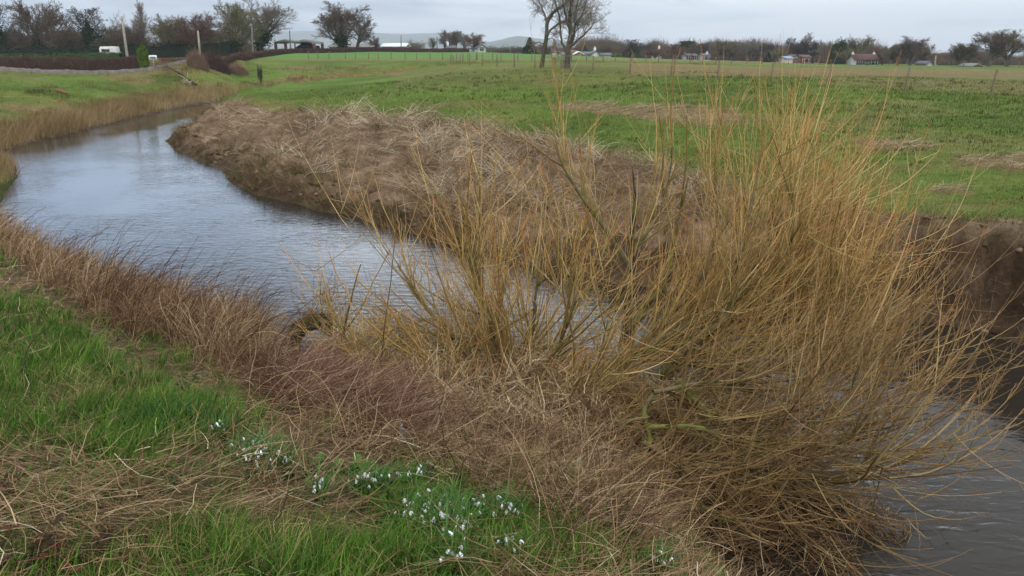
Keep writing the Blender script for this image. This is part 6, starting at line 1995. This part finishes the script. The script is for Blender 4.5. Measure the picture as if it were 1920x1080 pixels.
plant('dock_plant', 'bright green dock with broad leaves behind the snowdrops', 655, 893, 16, .13, .05, M_DOCK, 'plant', 'docks behind the snowdrops', spread=.06, prof=[.2, .6, 1, 1, .7, .1])
plant('dock_plant', 'smaller broad leaved dock left of the bright green one', 583, 884, 16, .10, .045, M_DOCK, 'plant', 'docks behind the snowdrops', spread=.03, prof=[.2, .6, 1, 1, .7, .1])
plant('bulb_leaves', 'dense blue green clump of bulb leaves at the edge of the straw', 358, 808, 110, .21, .012, M_BULB, 'plant', lean=(0, .5), bend=(.1, .6), spread=.13)
plant('bulb_leaves', 'second dark clump of bulb leaves beneath the upper snowdrops', 748, 940, 60, .17, .010, M_BULB, 'plant', lean=(0, .6), bend=(.2, .8), spread=.07)
for k, (u, v, lab) in enumerate(((20, 1072, 'dark red bramble sprig in the bottom left corner'), (105, 1066, 'dark purple bramble sprig right of the corner one'), (180, 1076, 'brownish bramble sprig at the bottom edge'), (15, 945, 'blackish bramble sprig at the left edge'))):
    p = hit(u, v)
    root = tag(empty('bramble_sprig', p), lab, 'bramble', 'bramble sprigs at bottom left')
    n = 9
    x, y = RNG.normal(0, .06, n), RNG.normal(0, .05, n)
    P = stems(x, y, x * 0, U(.08, .2, n), U(0, 6.28, n), U(0, .8, n), U(.2, 1, n), 5)
    build('stalks', [tubes(np.concatenate([P[:, :1] * 0 + [[[0, 0, -.01]]], P], 1), taper(n, 6, np.full(n, .0025), .5), U(0, .3, n))], M_CANE, root)
    tips = P[:, 2:].reshape(-1, 3)
    tips = tips[RNG.integers(0, len(tips), 34)]
    Q = stems(tips[:, 0], tips[:, 1], tips[:, 2], U(.035, .06, 34), U(0, 6.28, 34), U(.8, 1.7, 34), U(0, .8, 34), 5)
    build('foliage', [blades(Q, U(.02, .036, 34)[:, None] * np.array([[.3, .9, 1, .7, .1]]), U(0, 1, 34))], M_BRLEAF, root)

# ------------------------------------------------------------------ snowdrops
m, nt, b = new_mat('snowdrop_petal')
b.inputs['Base Color'].default_value = (0.80, 0.82, 0.80, 1)
b.inputs['Roughness'].default_value = 0.5
M_PETAL = m
M_SDLEAF = stem_mat('snowdrop_leaf', [(0, (0.030, 0.080, 0.018)), (1, (0.085, 0.165, 0.042))])


def petal_mesh():
    """Three drooping outer petals round a short inner cup, hanging from the origin."""
    co, q = [], []
    for k in range(3):
        a = k * 2.094
        for i_, (r, z, w) in enumerate(((.0012, 0, .0012), (.0055, -.006, .0050), (.0090, -.014, .0068), (.0105, -.021, .0050), (.0105, -.0255, .0008))):
            for s_ in (-1, 0, 1):
                rr_ = r * (1.0 if s_ == 0 else .86)
                co.append((rr_ * math.cos(a) - s_ * w * math.sin(a), rr_ * math.sin(a) + s_ * w * math.cos(a), z))
        o = k * 15
        for i_ in range(4):
            for s_ in range(2):
                q.append((o + i_ * 3 + s_, o + i_ * 3 + s_ + 1, o + i_ * 3 + s_ + 4, o + i_ * 3 + s_ + 3))
    n = len(co)
    for z, r in ((0, .002), (-.006, .005), (-.013, .0055)):
        for k in range(6):
            co.append((r * math.cos(k * 1.047), r * math.sin(k * 1.047), z))
    for i_ in range(2):
        for k in range(6):
            q.append((n + i_ * 6 + k, n + i_ * 6 + (k + 1) % 6, n + i_ * 6 + 6 + (k + 1) % 6, n + i_ * 6 + 6 + k))
    return mesh_np('flower', np.array(co) * 1.12, quads=q)


SD = []
for var in range(6):
    h = U(.11, .16)
    bendx = U(.02, .035)
    path = smooth_path([(0, 0, 0), (.003, 0, h * .5), (.006, 0, h * .93), (bendx * .6, 0, h), (bendx, 0, h * .955)], 10)
    sm = tubes(path[None], np.full((1, 10), .0016), np.array([.5]), 5)
    n = 9
    P = stems(RNG.normal(0, .012, n), RNG.normal(0, .008, n), np.zeros(n), U(.13, .24, n), U(0, 6.28, n), U(0.1, .7, n), U(.3, 1.2, n), 6, .06)
    lf = blades(P, U(.006, .009, n)[:, None] * np.array([[.8, 1, 1, .9, .7, .2]]), U(0, 1, n))
    ms = mesh_np('stem', sm[0], quads=sm[1], attrs={'tint': sm[2], 'along': sm[3]})
    ml = mesh_np('leaves', lf[0], quads=lf[1], attrs={'tint': lf[2], 'along': lf[3]})
    mf = petal_mesh()
    ms.materials.append(M_SDLEAF); ml.materials.append(M_SDLEAF); mf.materials.append(M_PETAL)
    SD.append((ms, ml, mf, path[-1]))

BEDS = [((487, 862, 52, 26, 40), 'snowdrop in the crowded upper bed below the bulb leaves'), ((412, 815, 18, 7, 9), 'snowdrop in the small bed touching the bulb leaves'),
        ((540, 884, 22, 5, 6), 'snowdrop in the sparse row right of the crowded upper bed'), ((606, 930, 12, 16, 10), 'snowdrop in the little bed between the two dense beds'),
        ((690, 917, 44, 14, 18), 'snowdrop in the middle row under the docks'), ((768, 902, 26, 8, 9), 'snowdrop at the edge of the straw above the largest bed'),
        ((830, 975, 82, 32, 60), 'snowdrop in the largest bed at bottom centre'), ((855, 1018, 60, 22, 12), 'snowdrop scattered just below the largest bed'),
        ((935, 968, 44, 18, 20), 'snowdrop in the right hand bed against the dead straw'), ((955, 1042, 24, 10, 8), 'snowdrop in the sparse patch beside the long pale stick'),
        ((850, 1070, 28, 7, 9), 'snowdrop in the lowest patch at the bottom edge'), ((1225, 1070, 30, 8, 12), 'snowdrop in the lone patch by the dark water')]
for (u, v, ru, rv, n), lab in BEDS:
    for k in range(int(n * 1.22)):
        a, r_ = U(0, 6.28), math.sqrt(U(0, 1)) * (1 if k % 3 else .5)
        p = hit(u + math.cos(a) * r_ * ru, v + math.sin(a) * r_ * rv + 14)
        ms, ml, mf, tip = SD[RNG.integers(0, 6)]
        root = empty('snowdrop', p, U(0, 6.28))
        s_ = U(.74, 1.05)
        root.scale = (s_, s_, s_)
        tag(root, 'white ' + lab, 'snowdrop', lab.replace('snowdrop', 'snowdrops'))
        link('leaves', ml, None, root)
        link('stem', ms, None, root)
        f_ = link('flower', mf, None, root, tip)
        f_.rotation_euler = (U(-.5, .5), U(-.8, .2), 0)
        f_.scale = (U(.55, 1.0),) * 2 + (U(.75, 1.0),)
